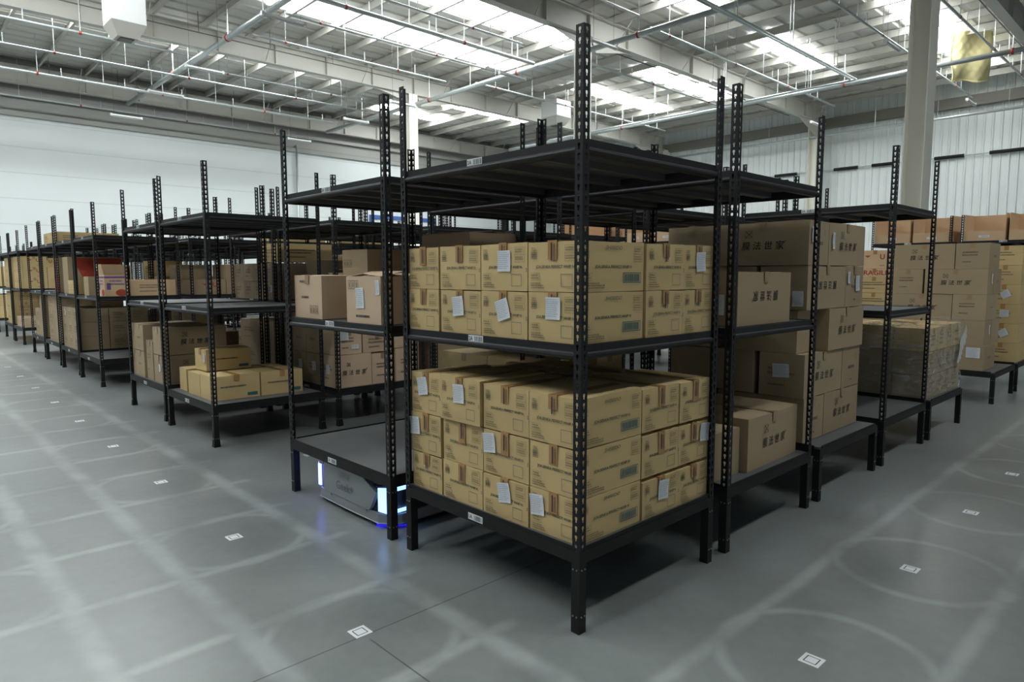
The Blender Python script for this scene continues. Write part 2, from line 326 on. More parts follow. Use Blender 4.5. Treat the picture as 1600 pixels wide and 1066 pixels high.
for y, z, a, b, r, lb in [(13.9, 8.05, 6.2, 13.8, .055, 'thick one crossing the first skylight row'), (13.5, 8.35, 6.2, 12.9, .03, 'thin one just above the thick one'),
        (15.2, 8, 6.2, 12.9, .03, 'thin one between two bright skylight rows'), (17.25, 8, 6.2, 12.9, .03, 'thin one under the second skylight row'),
        (19.5, 7.75, -6, 5.2, .04, 'pale one just below the white heater'), (22.8, 8, -6, 13.2, .035, 'second one down below the white heater'),
        (25.6, 8, -6, 13.2, .05, 'thick third one down below the heater'), (28.6, 7.8, -8, 13, .03, 'slim one close along the panel wall'),
        (21.8, 8.1, 6.3, 13.2, .03, 'thin one between the two thick main pipes'), (5.6, 8, 14.8, 29.5, .035, 'one reaching the broad column from the skylight'),
        (3.7, 8, 14.8, 29.5, .035, 'one behind the broad column by the glass wool'), (1.2, 8, 20, 30, .03, 'one beyond the first girder past the glass wool'), (9.8, 8, 14.2, 27, .035, 'one between the second girder and the conduits'),
        (13.0, 8, 14.2, 25.5, .035, 'one above the low stack of brown cartons'), (17.2, 8, 14.2, 26, .03, 'small distant one above the corner rack'), (9.0, 7.9, -6, 12.6, .03, 'thin one before the second girder')]:
    z += .2 if a > 14 else 0
    pipe([(a, y, z), (b, y, z)], r, 'grey sprinkler branch, '+lb, hang=1.9, up=1.3)
for k, (dx, dz) in enumerate(((0, 0), (.16, .05))):
    pipe([(9+dx, 6.8+dx, 7.5+dz), (21+dx, 6.8+dx, 7.5+dz), (21+dx, 20, 7.5+dz)], .032, 'long steel conduit turning a corner before the ribbed wall, %s of the pair' % ('lower' if k == 0 else 'upper'), 'conduit', hang=3, up=1.6, group='paired conduits', clamps=False)
for y, a, b, s in [(10.9, 2, 13, 'second girder over the robot rack'), (19.9, -2, 13, 'third girder below the heater'), (12.6, 14.5, 29, 'second girder towards the ribbed wall'), (28.0, 0, 12, 'white panel wall'), (3.35, 15, 29, 'first girder past the broad column')]:
    pipe([(a, y, 8.6), (b, y, 8.6)], .018, 'thin dark cable conduit running beside the '+s, 'cable_conduit', 'conduit', hang=2.2, up=.6, group='dark conduits', clamps=False)
# lamps
lamps = [(5.5, 13.55, 'first of the line beside the thick main pipe'), (5.55, 18.7, 'second of the line beside the thick main pipe'), (5.57, 22.2, 'third of the line beside the thick main pipe'), (5.52, 26.6, 'last of the line beside the thick main pipe'),
         (12.0, 26.35, 'by the panel wall above the downpipe'), (11.96, 9.6, 'beside the tall post of the corner rack'), (12.2, 13.2, 'under the end of the first skylight row'), (11.7, 18.1, 'touching the view of the third-girder column'), (11.86, 21.4, 'above the robot rack, before the panel wall'),
         (17.4, 9.46, 'between the corner rack and the paired conduits'), (17.45, 4.64, 'beside the broad column near the conduits'), (25.2, 9.73, 'small one beside the far wall column'), (25.65, 4.75, 'small one below the glass wool')]
mb = MB(); mb.prism([(-.055, 0), (.055, 0), (.035, .05), (-.035, .05)], -.48, .48, lambda a, b, t: (t, a, b)); lbody = mb.mesh('lamp_body', M['lampw'])
mb = MB(); mb.box(-.03, .03, -.045, .045, -.02, .07); lcap = mb.mesh('end_cap', M['lampw'])
mb = MB(); mb.tube((-.47, 0, -.02), (.47, 0, -.02), .016, 8); ltube = mb.mesh('lamp_tube', M['paper'])
mb = MB(); mb.tube((0, 0, .05), (0, 0, 2.1), .004, 4); lwire = mb.mesh('wire', M['conduit'])
for k, (x, y, lb) in enumerate(lamps):
    e = ob('hanging_lamp', None, loc=(x-(.15 if x < 6 else 0), y, 7.2)); tag(e, 'unlit white batten lamp, '+lb, 'lamp', 'hanging batten lamps')
    ob('lamp_body', lbody, e); ob('end_cap', lcap, e, loc=(-.5, 0, 0)); ob('end_cap', lcap, e, loc=(.5, 0, 0)); ob('lamp_tube', ltube, e); ob('suspension_wire', lwire, e, loc=(-.4, 0, 0)); ob('suspension_wire', lwire, e, loc=(.4, 0, 0))
# heaters
def heater(x, y, z, s, label):
    e = ob('unit_heater', None, loc=(x, y, z)); tag(e, label, 'heater', 'hanging heaters')
    mb = MB(); mb.box(-.5*s, .5*s, -.5*s, .5*s, .32, 1.0); o = ob('casing', mb.mesh('casing', M['lampw']), e); bevel(o, .02)
    mb = MB(); a, b = .5*s, .3*s
    mb.add([(-a, -a, .32), (a, -a, .32), (a, a, .32), (-a, a, .32), (-b, -b, 0), (b, -b, 0), (b, b, 0), (-b, b, 0)], [(0, 1, 5, 4), (1, 2, 6, 5), (2, 3, 7, 6), (3, 0, 4, 7), (4, 5, 6, 7)])
    ob('outlet_hood', mb.mesh('hood', M['white_paint']), e)
    mb = MB(); mb.box(-.2*s, .2*s, -.2*s, .2*s, -.02, .0); ob('grille', mb.mesh('grille', M['conduit']), e)
    for i in (-1, 1):
        for j in (-1, 1): mb = MB(); mb.tube((i*.4*s, j*.4*s, 1.0), (i*.4*s, j*.4*s, ROOF-z), .012, 5); ob('hanger_rod', mb.mesh('rod', M['galv']), e); mb = MB(); mb.tube((i*.4*s, j*.4*s, 1.0), (i*.4*s, j*.4*s, 1.06), .035, 6); ob('bracket', mb.mesh('bracket', M['red_paint']), e)
heater(3.2, 17.9, 7.33, .80, 'white boxy hanging heater with tapered hood, beside the thick main pipe')
heater(19.9, 18.6, 7.75, .9, 'distant white boxy heater hanging beyond the corner rack')
# glass wool hanging from the roof
mb = MB(); nx, nz = 22, 26; vs = []
for side in (0, 1):
    for j in range(nz+1):
        for i in range(nx+1):
            a = i/nx-.5; t = j/nz
            vs.append((a*1.2+.02*math.sin(t*9), .05*math.sin(a*9+t*3)+.05*math.sin(t*7+a*2)+side*.06+.02*math.sin(a*31)*math.sin(t*27), -t*1.55-.05*math.sin(a*8)*t))
N1 = (nx+1)*(nz+1); fs = []
for j in range(nz):
    for i in range(nx):
        a = j*(nx+1)+i; fs += [(a, a+nx+1, a+nx+2, a+1), (N1+a, N1+a+1, N1+a+nx+2, N1+a+nx+1)]
for j in range(nz):
    for i in (0, nx): a = j*(nx+1)+i; fs.append((a, a+nx+1, N1+a+nx+1, N1+a))
for i in range(nx):
    for j in (0, nz): a = j*(nx+1)+i; fs.append((a, a+1, N1+a+1, N1+a))
mb.add(vs, fs)
tag(ob('insulation_sheet', mb.mesh('wool', M['wool'], True), loc=(24.3, 4.5, 9.16), rz=-.85), 'loose sheet of yellow glass wool hanging from the roof beside the first girder', 'insulation')
# wall rail
mb = MB(); mb.tube((WX-.14, -3, 6.27), (WX-.14, 14.5, 6.27), .022, 6)
e = ob('wall_rail', mb.mesh('rail', M['galv'])); tag(e, 'thin rail with black sleeves across the ribbed wall', 'rail')
for a, b in [(3.9, 5.28), (6.16, 7.23), (8.86, 9.7), (10.3, 11.35), (13.1, 14.2), (1.2, 2.6)]:
    mb = MB(); mb.tube((WX-.14, a, 6.27), (WX-.14, b, 6.27), .07, 8); ob('sleeve', mb.mesh('sleeve', M['foam'], True), e)
mb = MB(); mb.tube((13.4, WY-.1, 0), (13.4, WY-.1, 7.6), .05, 8); tag(ob('downpipe', mb.mesh('downpipe', M['galv'], True)), 'grey vertical pipe on the white panel wall', 'pipe')

# ------------------------------------------------------------------ rack parts
RW, RD = 1.176, 1.0           # width along y, depth along x
Z1, Z2, Z3, ZT = .345, 1.148, 1.92, 2.334
def flange(mb, fn, z0, cells, wd=.038, pitch=.0375, th=.002):
    lv = [(0.004, .0035), (.014, .0035), (.017, .0065), (.025, .0065), (.028, .0035)]; c = wd*.52
    for side in (0, th):
        for k in range(cells):
            z = z0+k*pitch; Q = lambda a, b, za, zb, a2=None, b2=None: mb.quad(fn(a, side, z+za), fn(b, side, z+za), fn(b if b2 is None else b2, side, z+zb), fn(a if a2 is None else a2, side, z+zb))
            Q(0, wd, 0, lv[0][0]); Q(0, wd, lv[-1][0], pitch)
            for (za, ra), (zb, rb) in zip(lv, lv[1:]):
                Q(0, c-ra, za, zb, 0, c-rb); Q(c+ra, wd, za, zb, c+rb, wd)
    for k in range(cells):
        z = z0+k*pitch
        for sg in (-1, 1):
            for (za, ra), (zb, rb) in zip(lv, lv[1:]):
                mb.quad(fn(c+sg*ra, 0, z+za), fn(c+sg*rb, 0, z+zb), fn(c+sg*rb, th, z+zb), fn(c+sg*ra, th, z+za))
    z1 = z0+cells*pitch
    mb.quad(fn(wd, 0, z0), fn(wd, th, z0), fn(wd, th, z1), fn(wd, 0, z1)); mb.quad(fn(0, 0, z1), fn(wd, 0, z1), fn(wd, th, z1), fn(0, th, z1))
mb = MB(); flange(mb, lambda a, t, z: (a, t, z), .336, 53); flange(mb, lambda a, t, z: (t, a, z), .336, 53); me_post = mb.mesh('upright', M['black'])
def legmesh(flare):
    mb = MB(); s = .042
    mb.box(0, s, 0, s, .05 if flare else 0, .285)
    if flare: mb.add([(-.006, -.006, 0), (s+.006, -.006, 0), (s+.006, s+.006, 0), (-.006, s+.006, 0), (0, 0, .07), (s, 0, .07), (s, s, .07), (0, s, .07)], [(0, 3, 2, 1), (0, 1, 5, 4), (1, 2, 6, 5), (2, 3, 7, 6), (3, 0, 4, 7)])
    return mb.mesh('leg', M['leg'])
me_leg, me_legf = legmesh(0), legmesh(1)
mb = MB()
for z in (.07, .262):
    for q in (.012, .031): mb.tube((q, -.0035, z), (q, .001, z), .0035, 8); mb.tube((-.0035, q, z), (.001, q, z), .0035, 8)
me_bolt = mb.mesh('bolts', M['bolt'])
mb = MB(); t = .042
mb.box(0, RD, 0, t, .286, .334); mb.box(0, RD, RW-t, RW, .286, .334); mb.box(0, t, t, RW-t, .286, .334); mb.box(RD-t, RD, t, RW-t, .286, .334)
i = .004
for (a, b, c, d) in ((.04, RD-.04, i, i+.004), (.04, RD-.04, RW-i-.004, RW-i), (i, i+.004, .04, RW-.04), (RD-i-.004, RD-i, .04, RW-.04)): mb.box(a, b, c, d, .334, .352)
me_frame = mb.mesh('base_frame', M['leg'])
mb = MB(); mb.box(.012, RD-.012, .012, RW-.012, .334, .3445)
for k in range(3): mb.box(.04, RD-.04, RW*(k+1)/4-.03, RW*(k+1)/4+.03, .295, .333)
me_bdeck = mb.mesh('bottom_deck', M['deck'])
prof = [(.010, 0), (.010, -.028), (.002, -.034), (0, -.042), (.002, -.050), (.012, -.056), (.034, -.056), (.034, -.050), (.040, 0)]
mb = MB(); mb.prism(prof, .039, RD-.039, lambda a, b, t: (t, a, b)); me_bx = mb.mesh('beam', M['black'])
mb = MB(); mb.prism(prof, .039, RW-.039, lambda a, b, t: (a, t, b)); me_by = mb.mesh('beam', M['black'])
mb = MB(); mb.box(.041, RD-.041, .041, RW-.041, -.010, -.003)
for k in range(4):
    y = .041+(RW-.082)*k/4; d = (RW-.082)/4; mb.box(.045, RD-.045, y+.004, y+.03, -.04, -.0105); mb.box(.045, RD-.045, y+d-.03, y+d-.004, -.04, -.0105)
me_deck = mb.mesh('shelf', [M['deck']])
mb = MB(); mb.box(-.0008, 0, -.05, .05, -.0155, .0155); me_tag = mb.mesh('shelf_label', M['paper'])
me_tagp = []
for k in (1, 2, 3):
    mb = MB(); put_text(mb, '%dA' % k, -.033, -.009, .019, bold=True, wx=.9)
    rr = random.Random(k); x = -.008
    while x < .044: wd = rr.choice((.0015, .0022, .003)); mb.rect(x, x+wd, -.011, .011); x += wd+rr.choice((.0015, .002, .003))
    me_tagp.append(mb.mesh('label_print', M['black_ink']))
# whole rack as one mesh for the far copies
def joined(parts, name):
    v, f, mi, mats = [], [], [], []
    for me, mx in parts:
        mm = me.materials[0]
        if mm not in mats: mats.append(mm)
        o = len(v); v += [tuple(mx @ p.co) for p in me.vertices]; f += [tuple(i+o for i in p.vertices) for p in me.polygons]; mi += [mats.index(mm)]*len(me.polygons)
    me = bpy.data.meshes.new(name); me.from_pydata(v, [], f); [me.materials.append(q) for q in mats]; me.polygons.foreach_set('material_index', mi); me.update(); return me
corners = [((0, 0), 0), ((RD, 0), PI/2), ((RD, RW), PI), ((0, RW), -PI/2)]
T = Matrix.Translation; Rz = lambda a: Matrix.Rotation(a, 4, 'Z')
parts = [(me_frame, T((0, 0, 0))), (me_bdeck, T((0, 0, 0)))]
for (cx, cy), a in corners: parts += [(me_post, T((cx, cy, 0)) @ Rz(a)), (me_legf, T((cx, cy, 0)) @ Rz(a))]
for z in (Z2, Z3):
    parts += [(me_deck, T((0, 0, z))), (me_bx, T((0, 0, z))), (me_by, T((0, 0, z))), (me_bx, T((RD, RW, z)) @ Rz(PI)), (me_by, T((RD, RW, z)) @ Rz(PI))]
me_far = joined(parts, 'far_rack')
YJ = {0: 0, 1: 1.318, 2: 2.65, 3: 3.99, 4: 5.35, 5: 6.71, 6: 8.09, 7: 9.48, 8: 10.89, 9: 12.3, 10: 13.75, 11: 15.2, 12: 16.65, 14: 19.5, 15: 20.9, 17: 23.6}
XD = {0: 0, 1: 0, 2: .02, 3: .045, 4: .075, 5: .1, 6: .13, 7: .16, 8: .18, 9: .2, 10: .24, 11: .29, 12: .31, 14: .36, 15: .38, 17: .4}
ROWS = [0, 1, 3, 4, 6, 7, 8, 9, 11, 12, 14, 15, 17]
def org(i, j):
    e = .05 if i == 6 else .085 if i >= 7 else 0
    return XD[j]+1.1345*i+e, YJ[j]
def place(i, j): return '%s row back, %s rack in' % (ORD[ROWS.index(j)+1], ORD[i+1])
near_rack = None
def make_parts(e, flare=False, low=False):
    P = lambda *a, **k: kids.setdefault(e.name, []).append(ob(*a, **k)) or kids[e.name][-1]
    f = P('base_frame', me_frame, e); kids[f.name] = [ob('bottom_deck', me_bdeck, f)]
    for (cx, cy), a in corners:
        l = P('leg', me_legf if flare else me_leg, e, loc=(cx, cy, 0), rz=a); kids[l.name] = [ob('bolt', me_bolt, l)]
        if not low: P('upright', me_post, e, loc=(cx, cy, 0), rz=a)
    if not low:
        for z in (Z2, Z3):
            s = P('shelf', me_deck, e, loc=(0, 0, z))
            kids[s.name] = [ob('beam', me_bx, s), ob('beam', me_by, s), ob('beam', me_bx, s, loc=(RD, RW, 0), rz=PI), ob('beam', me_by, s, loc=(RD, RW, 0), rz=PI)]
    for k, (z, x) in enumerate(((.311, 0), (Z2-.0155, .0095), (Z3-.0155, .0095))):
        if low and k: break
        t = P('shelf_label', me_tag, e, loc=(x, .625, z)); kids[t.name] = [ob('print', me_tagp[k], t, loc=(-.0012, 0, 0), rz=-PI/2)]
proto = {}
def rack(i, j, kind='rack', label=None, far=False):
    x, y = org(i, j)
    lb = label or {'rack': 'black slotted-angle rack, '+place(i, j)+' from the robot-side aisle', 'low': 'low black stand without uprights, '+place(i, j)}[kind]
    nm = 'storage_rack' if kind == 'rack' else 'low_stand'; grp = 'black storage racks' if kind == 'rack' else 'low stands'
    if far:
        o = ob(nm, me_far, loc=(x, y, 0)); return tag(o, lb, 'rack', grp)
    key = (kind, j >= 3)
    if key not in proto:
        e = ob(nm, None, loc=(x, y, 0)); make_parts(e, j >= 3, kind == 'low'); proto[key] = e
    else:
        e = copy_tree(proto[key]); e.location = (x, y, 0)
    return tag(e, lb, 'rack' if kind == 'rack' else 'stand', grp)
special = {(0, 0): 'black slotted-angle corner rack, full of printed golden cartons on two levels', (0, 1): 'black slotted-angle rack standing over the glowing robot, its bottom deck empty', (1, 0): 'black rack between the corner rack and the tall brown stack',
           (0, 3): 'black rack with empty middle shelf above six golden cartons', (0, 4): 'black rack with empty middle shelf above stacked brown cartons'}
lows = {(2, 0), (4, 0), (6, 0), (7, 0), (6, 1), (7, 1)}
for j in (0, 1, 3, 4):
    for i in range(0, 5 if j != 0 else 5): rack(i, j, 'low' if (i, j) in lows else 'rack', special.get((i, j)))
for j in (6, 7, 8, 9):
    for i in range(0, 5):
        rack(i, j, far=(i+j > 9))
for j in (11, 12, 14, 15, 17):
    for i in range(0, 5): rack(i, j, far=True)
for (i, j) in ((6, 0), (7, 0), (6, 1), (7, 1)): rack(i, j, 'low')
for j in (3, 4):
    for i in (6, 7): rack(i, j, far=True)

# ------------------------------------------------------------------ cartons
_cm = {}
def carton_mesh(w, d, h, mt, near):
    key = (round(w, 3), round(d, 3), round(h, 3), mt, near and random.randint(0, 5))
    if key in _cm: return _cm[key]
    mb = MB(); b = .004
    if not near:
        mb.box(-w/2, w/2, -d/2, d/2, 0, h)
    else:
        rr = random.Random(hash(key)); n = 8; ph = [rr.uniform(0, 6) for _ in range(6)]
        def bulge(p):
            x, y, z = p; sx, sy, sz = x/(w/2), y/(d/2), (z-h/2)/(h/2)
            f = lambda a, c: (1-a*a)*(1-c*c)
            x += math.copysign(.0018*f(sy, sz)*(1+math.sin(ph[0]+z*20)), x) if abs(sx) > .999 else 0
            y += math.copysign(.0018*f(sx, sz)*(1+math.sin(ph[1]+z*20)), y) if abs(sy) > .999 else 0
            z += -.003*f(sx, sy) if sz > .999 else 0
            if sz > .99: z -= .0025*(1+math.sin(ph[2]+x*7+y*5))*(1 if max(abs(sx), abs(sy)) > .9 else .2)
            return (x, y, z)
        g = [-1+b/(w/2)*0]+[-1+2*k/n for k in range(1, n)]+[1]
        def face(fn):
            vs = [bulge(fn(u, v)) for v in g for u in g]; m_ = len(g); mb.add(vs, [(r*m_+c, r*m_+c+1, (r+1)*m_+c+1, (r+1)*m_+c) for r in range(m_-1) for c in range(m_-1)])
        face(lambda u, v: (u*w/2, -d/2, h/2+v*h/2)); face(lambda u, v: (w/2, u*d/2, h/2+v*h/2)); face(lambda u, v: (-u*w/2, d/2, h/2+v*h/2)); face(lambda u, v: (-w/2, -u*d/2, h/2+v*h/2))
        face(lambda u, v: (u*w/2, v*d/2, h)); face(lambda u, v: (u*w/2, -v*d/2, 0))
    me = mb.mesh('carton', M[mt]); _cm[key] = me; return me
_pm = {}
def print_mesh(kind, w, h):
    key = (kind, round(w, 2), round(h, 2))
    if key in _pm: return _pm[key]
    mb = MB(); rr = random.Random(5)
    def lines(x0, x1, z, n, dz, hh):
        for k in range(n):
            x = x0; e = x1-rr.random()*(x1-x0)*.35
            while x < e: l = rr.choice((.004, .007, .003)); mb.rect(x, min(x+l, x1), z-k*dz, z-k*dz+hh); x += l+.0025
    if kind in ('end', 'side'):
        mats = [M['ink'], M['ink_faint'], M['teal']]
        mb.mi = 0; tw = .205 if kind == 'end' else .235
        if 'tj' not in _pm: _pm['tj'] = text_mb('JOA.SENKA PERFECT WHIP N', 1, True)
        vs, fs = _pm['tj']; wmax = max(v[0] for v in vs)*2; kx = tw/wmax; cx = .012 if kind == 'end' else 0
        mb.add([(cx+a*kx, 0, h*.45+b*.0155) for a, _, b in vs], fs)
        x = -w/2+.018; mb.frame(x, x+.032, h*.655, h*.655+.027, .0012)        # care symbols
        for q in (.004, .009, .016, .022): mb.rect(x+q, x+q+.003, h*.655+.004, h*.655+.023)
        mb.mi = 1; lines(x+.002, x+.030, h*.86, 4, .008, .0045)
        mb.frame(w/2-.072, w/2-.014, h*.60, h*.60+.062, .0012); lines(w/2-.068, w/2-.016, h*.60+.050, 2, .009, .005); lines(w/2-.068, w/2-.016, h*.60+.018, 2, .009, .005); mb.rect(w/2-.072, w/2-.014, h*.60+.030, h*.60+.0312)
        mb.frame(x, x+.05, h*.22, h*.22+.030, .001); lines(x+.004, x+.048, h*.22+.019, 2, .011, .005)
        lines(x, x+.075 if kind == 'end' else x+.13, h*.155, 3, .009, .005)
        if kind == 'end':
            mb.mi = 2; mb.frame(w/2-.092, w/2-.032, h*.10, h*.10+.050, .0017)
            mb.rect(w/2-.005, w/2-.0005, h*.40, h*.43); mb.rect(w/2-.005, w/2-.0005, h*.445, h*.475)
        else:
            mb.mi = 0; put_text(mb, 'SHISEIDO', .0, h*.84, .014, shear=.25, wx=1.25)
            mb.mi = 2; mb.frame(w/2-.145, w/2-.022, h*.17, h*.17+.042, .0028); bx = w/2-.136
            while bx < w/2-.032: q = rr.choice((.002, .003, .0045)); mb.rect(bx, bx+q, h*.17+.006, h*.17+.036); bx += q+rr.choice((.0018, .003))
        me = mb.mesh('print', mats)
    elif kind in ('mask', 'mask_up'):
        sg = 1
        put_text(mb, '膜 法 世 家', 0, h*.36, min(.055, w*.13), wx=1.0, shear=.12)
        put_text(mb, '膜 法 世 家', .0016, h*.36+.0006, min(.055, w*.13), wx=1.0, shear=.12)
        put_text(mb, '®', min(.055, w*.13)*2.75, h*.36+.045, .014)
        if kind == 'mask':
            q = min(.05, w*.1); x = -w*.2; mb.frame(x, x+q, h*.64, h*.64+q*.9, .002)
            for s_ in (0, 1):
                for k in range(14):
                    a = k/14; xx = x+.004+a*(q-.008); zz = h*.64+.004+(a if s_ else 1-a)*(q*.9-.008); mb.rect(xx, xx+.0045, zz-.002, zz+.002)
        me = mb.mesh('print', M['black_ink'])
        if kind == 'mask_up':
            for v in me.vertices: v.co.x *= -1; v.co.z = h-v.co.z
    elif kind == 'small_mask':
        put_text(mb, '膜法世家', 0, h*.45, .024, wx=1.1); mb.rect(-.01, .01, h*.16, h*.19); mb.frame(w*.22, w*.22+.02, h*.68, h*.68+.03, .0015); me = mb.mesh('print', M['black_ink'])
    elif kind == 'icons':
        for k in range(3):
            x = w*.08+k*.038; mb.frame(x, x+.03, h*.12, h*.12+.048, .0022); mb.rect(x+.012, x+.018, h*.12+.01, h*.12+.036); mb.rect(x+.008, x+.022, h*.12+.008, h*.12+.011)
        lines(-w*.28, w*.1, h*.83, 1, .01, .012); lines(-w*.22, w*.08, h*.46, 1, .01, .014); me = mb.mesh('print', M['black_ink'])
    elif kind == 'icons_top':
        for k in range(3):
            x = -w*.44+k*.038; mb.frame(x, x+.03, h*.74, h*.74+.048, .0022); mb.rect(x+.012, x+.018, h*.74+.01, h*.74+.036)
        lines(-w*.22, w*.28, h*.13, 1, .01, .014); me = mb.mesh('print', M['black_ink'])
    elif kind == 'fragile':
        put_text(mb, 'FRAGILE', 0, h*.2, min(.1, h*.6), bold=True, wx=1.15); me = mb.mesh('print', M['red_ink'])
    elif kind == 'redmarks':
        put_text(mb, 'U', w*.15, h*.5, .07, bold=True); mb.add([(-w*.15, 0, h*.6), (-w*.15+.04, 0, h*.72), (-w*.15-.04, 0, h*.72)], [(0, 1, 2)]); mb.rect(w*.1, w*.2, h*.15, h*.18); me = mb.mesh('print', M['red_ink'])
    elif kind == 'redpanel':
        mb.add([(-w*.42, 0, h*.97), (-w*.22, 0, h*.35), (w*.3, 0, h*.35), (w*.49, 0, h*.97)], [(0, 1, 2, 3)]); me = mb.mesh('print', M['red_ink'])
    elif kind == 'redstripe':
        mb.rect(-w*.5, w*.5, h*.02, h*.5); mb.rect(-w*.3, -w*.1, h*.6, h*.9); me = mb.mesh('print', M['red_ink'])
    elif kind == 'purple':
        mb.rect(-w*.5, w*.5, h*.82, h*.9); lines(-w*.3, w*.35, h*.66, 2, .04, .02); mb.rect(-w*.42, -w*.25, h*.3, h*.6); mb.mi = 1
        mb.add([(w*.2+.07*math.cos(a*PI/6), 0, h*.16+.045*math.sin(a*PI/6)) for a in range(12)], [tuple(range(12))]); me = mb.mesh('print', [M['purple'], M['red_ink']])
    elif kind == 'text':
        lines(-w*.3, w*.3, h*.62, 2, .03, .014); lines(-w*.3, w*.1, h*.25, 1, .03, .012); me = mb.mesh('print', M['brown_ink'])
    elif kind == 'tealtext':
        lines(-w*.35, w*.35, h*.5, 1, .03, .012); mb.mi = 1; mb.rect(w*.22, w*.44, h*.1, h*.22); me = mb.mesh('print', [M['ink'], M['teal']])
    _pm[key] = me; return me
_tm = {}
def tape_mesh(L, h, wd, drop, mt, top=True, full=False):
    key = (round(L, 4), round(h, 4), wd, drop, mt, top)
    if key not in _tm:
        mb = MB(); t = .0007
        if top: mb.box(-wd/2, wd/2, -L/2-t, L/2+t, h+.0002, h+t)
        for s in (-1, 1): y = s*(L/2+.0006); mb.box(-wd/2, wd/2, min(y, y+s*t), max(y, y+s*t), h-drop, h+t)
        _tm[key] = mb.mesh('tape', M[mt])
    return _tm[key]
mb = MB(); put_text(mb, 'SHISEIDO', .006, 0, .013, rot=PI/2, wx=1.1); me_brand = None
mb2 = MB(); mb2.rect(-.007, .0, -.032, .038); put_text(mb2, 'SHISEIDO', .005, 0, .011, rot=-PI/2, wx=1.0); me_brand = mb2.mesh('tape_print', M['navy'])
def sheet_meshes():
    mb = MB(); n = 4; vs = []
    for j in range(n+1):
        for i in range(n+1):
            a = i/n-.5; b = j/n-.5; vs.append((a*.078, -.0012-.003*(abs(a)*2)**3*(b*2)**2, b*.088))
    mb.add(vs, [(j*(n+1)+i, j*(n+1)+i+1, (j+1)*(n+1)+i+1, (j+1)*(n+1)+i) for j in range(n) for i in range(n)])
    s = mb.mesh('sheet', M['paper']); mb = MB(); rr = random.Random(3)
    for k in range(9):
        z = .034-k*.0082; x = -.034
        while x < .032*(.5+.5*rr.random()): l = rr.choice((.003, .006)); mb.rect(x, x+l, z, z+.0028); x += l+.003
    p = mb.mesh('sheet_print', M['grey_ink']); return s, p
me_sheet, me_sheetp = sheet_meshes()
FACE = {'-y': (0, 0, -1), '-x': (-PI/2, -1, 0), '+x': (PI/2, 1, 0), '+y': (PI, 0, 1)}
def stick(c, face, w, d, h, name, me, du=0, dv=0, roll=0, off=.0045, bottom=True):
    a, sx, sy = FACE[face]; hw, hd = w/2, d/2
    u = Vector((math.cos(a), math.sin(a), 0)); n = Vector((sx, sy, 0))
    p = n*((hw if sx else hd)+off)+u*du+Vector((0, 0, dv)); o = ob(name, me, c, loc=p)
    o.rotation_euler = (Matrix.Rotation(a, 4, 'Z') @ Matrix.Rotation(-roll, 4, 'Y')).to_euler(); return o
ncart = 0
def carton(b, label, mt='kraft', group='cartons', near=True, prints=(), tape=None, tapemt='tape_pale', sheets=(), brand=False, drop=.055, rot=None, name='carton', cat='carton'):
    global ncart
    x0, x1, y0, y1, z0, z1 = b; w, d, h = x1-x0, y1-y0, z1-z0; ncart += 1
    c = ob(name, carton_mesh(w, d, h, mt, near), loc=((x0+x1)/2, (y0+y1)/2, z0), rz=(random.uniform(-.0035, .0035) if near else 0) if rot is None else rot)
    tag(c, label, cat, group); off = .0045 if near else .002
    if near and False: pass
    if tape:
        L = d if tape == 'y' else w; t = ob('tape', tape_mesh(L+(.009 if near else .002), h, .048 if w > .2 else .03, drop, tapemt), c, rz=0 if tape == 'y' else PI/2)
        if brand:
            for s in (-1,):
                q = ob('tape_print', me_brand, t, loc=(0, s*(L/2+.0065), h-.046))
    for p in prints:
        f, k = p[0], p[1]; fw = w if 'y' in f else d
        stick(c, f, w, d, h, 'print', print_mesh(k, fw, h), off=off)
    for s in sheets:
        f, du, dv, rl = s[:4]; q = stick(c, f, w, d, h, 'shipping_label', me_sheet, du, dv, rl, off=off+.0012); 
        if len(s) > 4: q.scale = s[4]
        ob('print', me_sheetp, q, loc=(0, -.0045, 0))
    return c
# ---- nearest rack
ys = [.031, .311, .608, .911, 1.155]; names4 = ['first', 'second', 'third', 'fourth']
sheetsU = {(0, 0): [('-x', .0, .13, 0)], (0, 1): [('-x', .01, .12, .28)], (0, 2): [('-x', .0, .13, .09)], (0, 3): [], (1, 2): [], (1, 1): [('-x', .02, .13, 0)]}
def senka(b, face, lab, grp, sheets=()):
    ax = 'x' if face == '-x' else 'y'
    w, d = b[1]-b[0], b[3]-b[2]
    c = carton(b, lab, 'senka', grp, True, [(face, 'end')]+([('-y', 'side')] if face == '-x' and b[2] < .05 else []), ax, 'tape', sheets, brand=False, drop=random.choice((.06, .075, .085, .1)))
    t = [k for k in c.children if k.name.startswith('tape')][0]
    h = b[5]-b[4]; L = w if ax == 'x' else d
    # the printed strip shows on the end facing the aisle
    q = ob('tape_print', me_brand, t, loc=(0, (1 if ax == 'x' else -1)*(L/2+.0066), h-.046)); q.rotation_euler = (0, 0, PI if ax == 'x' else 0)
    return c
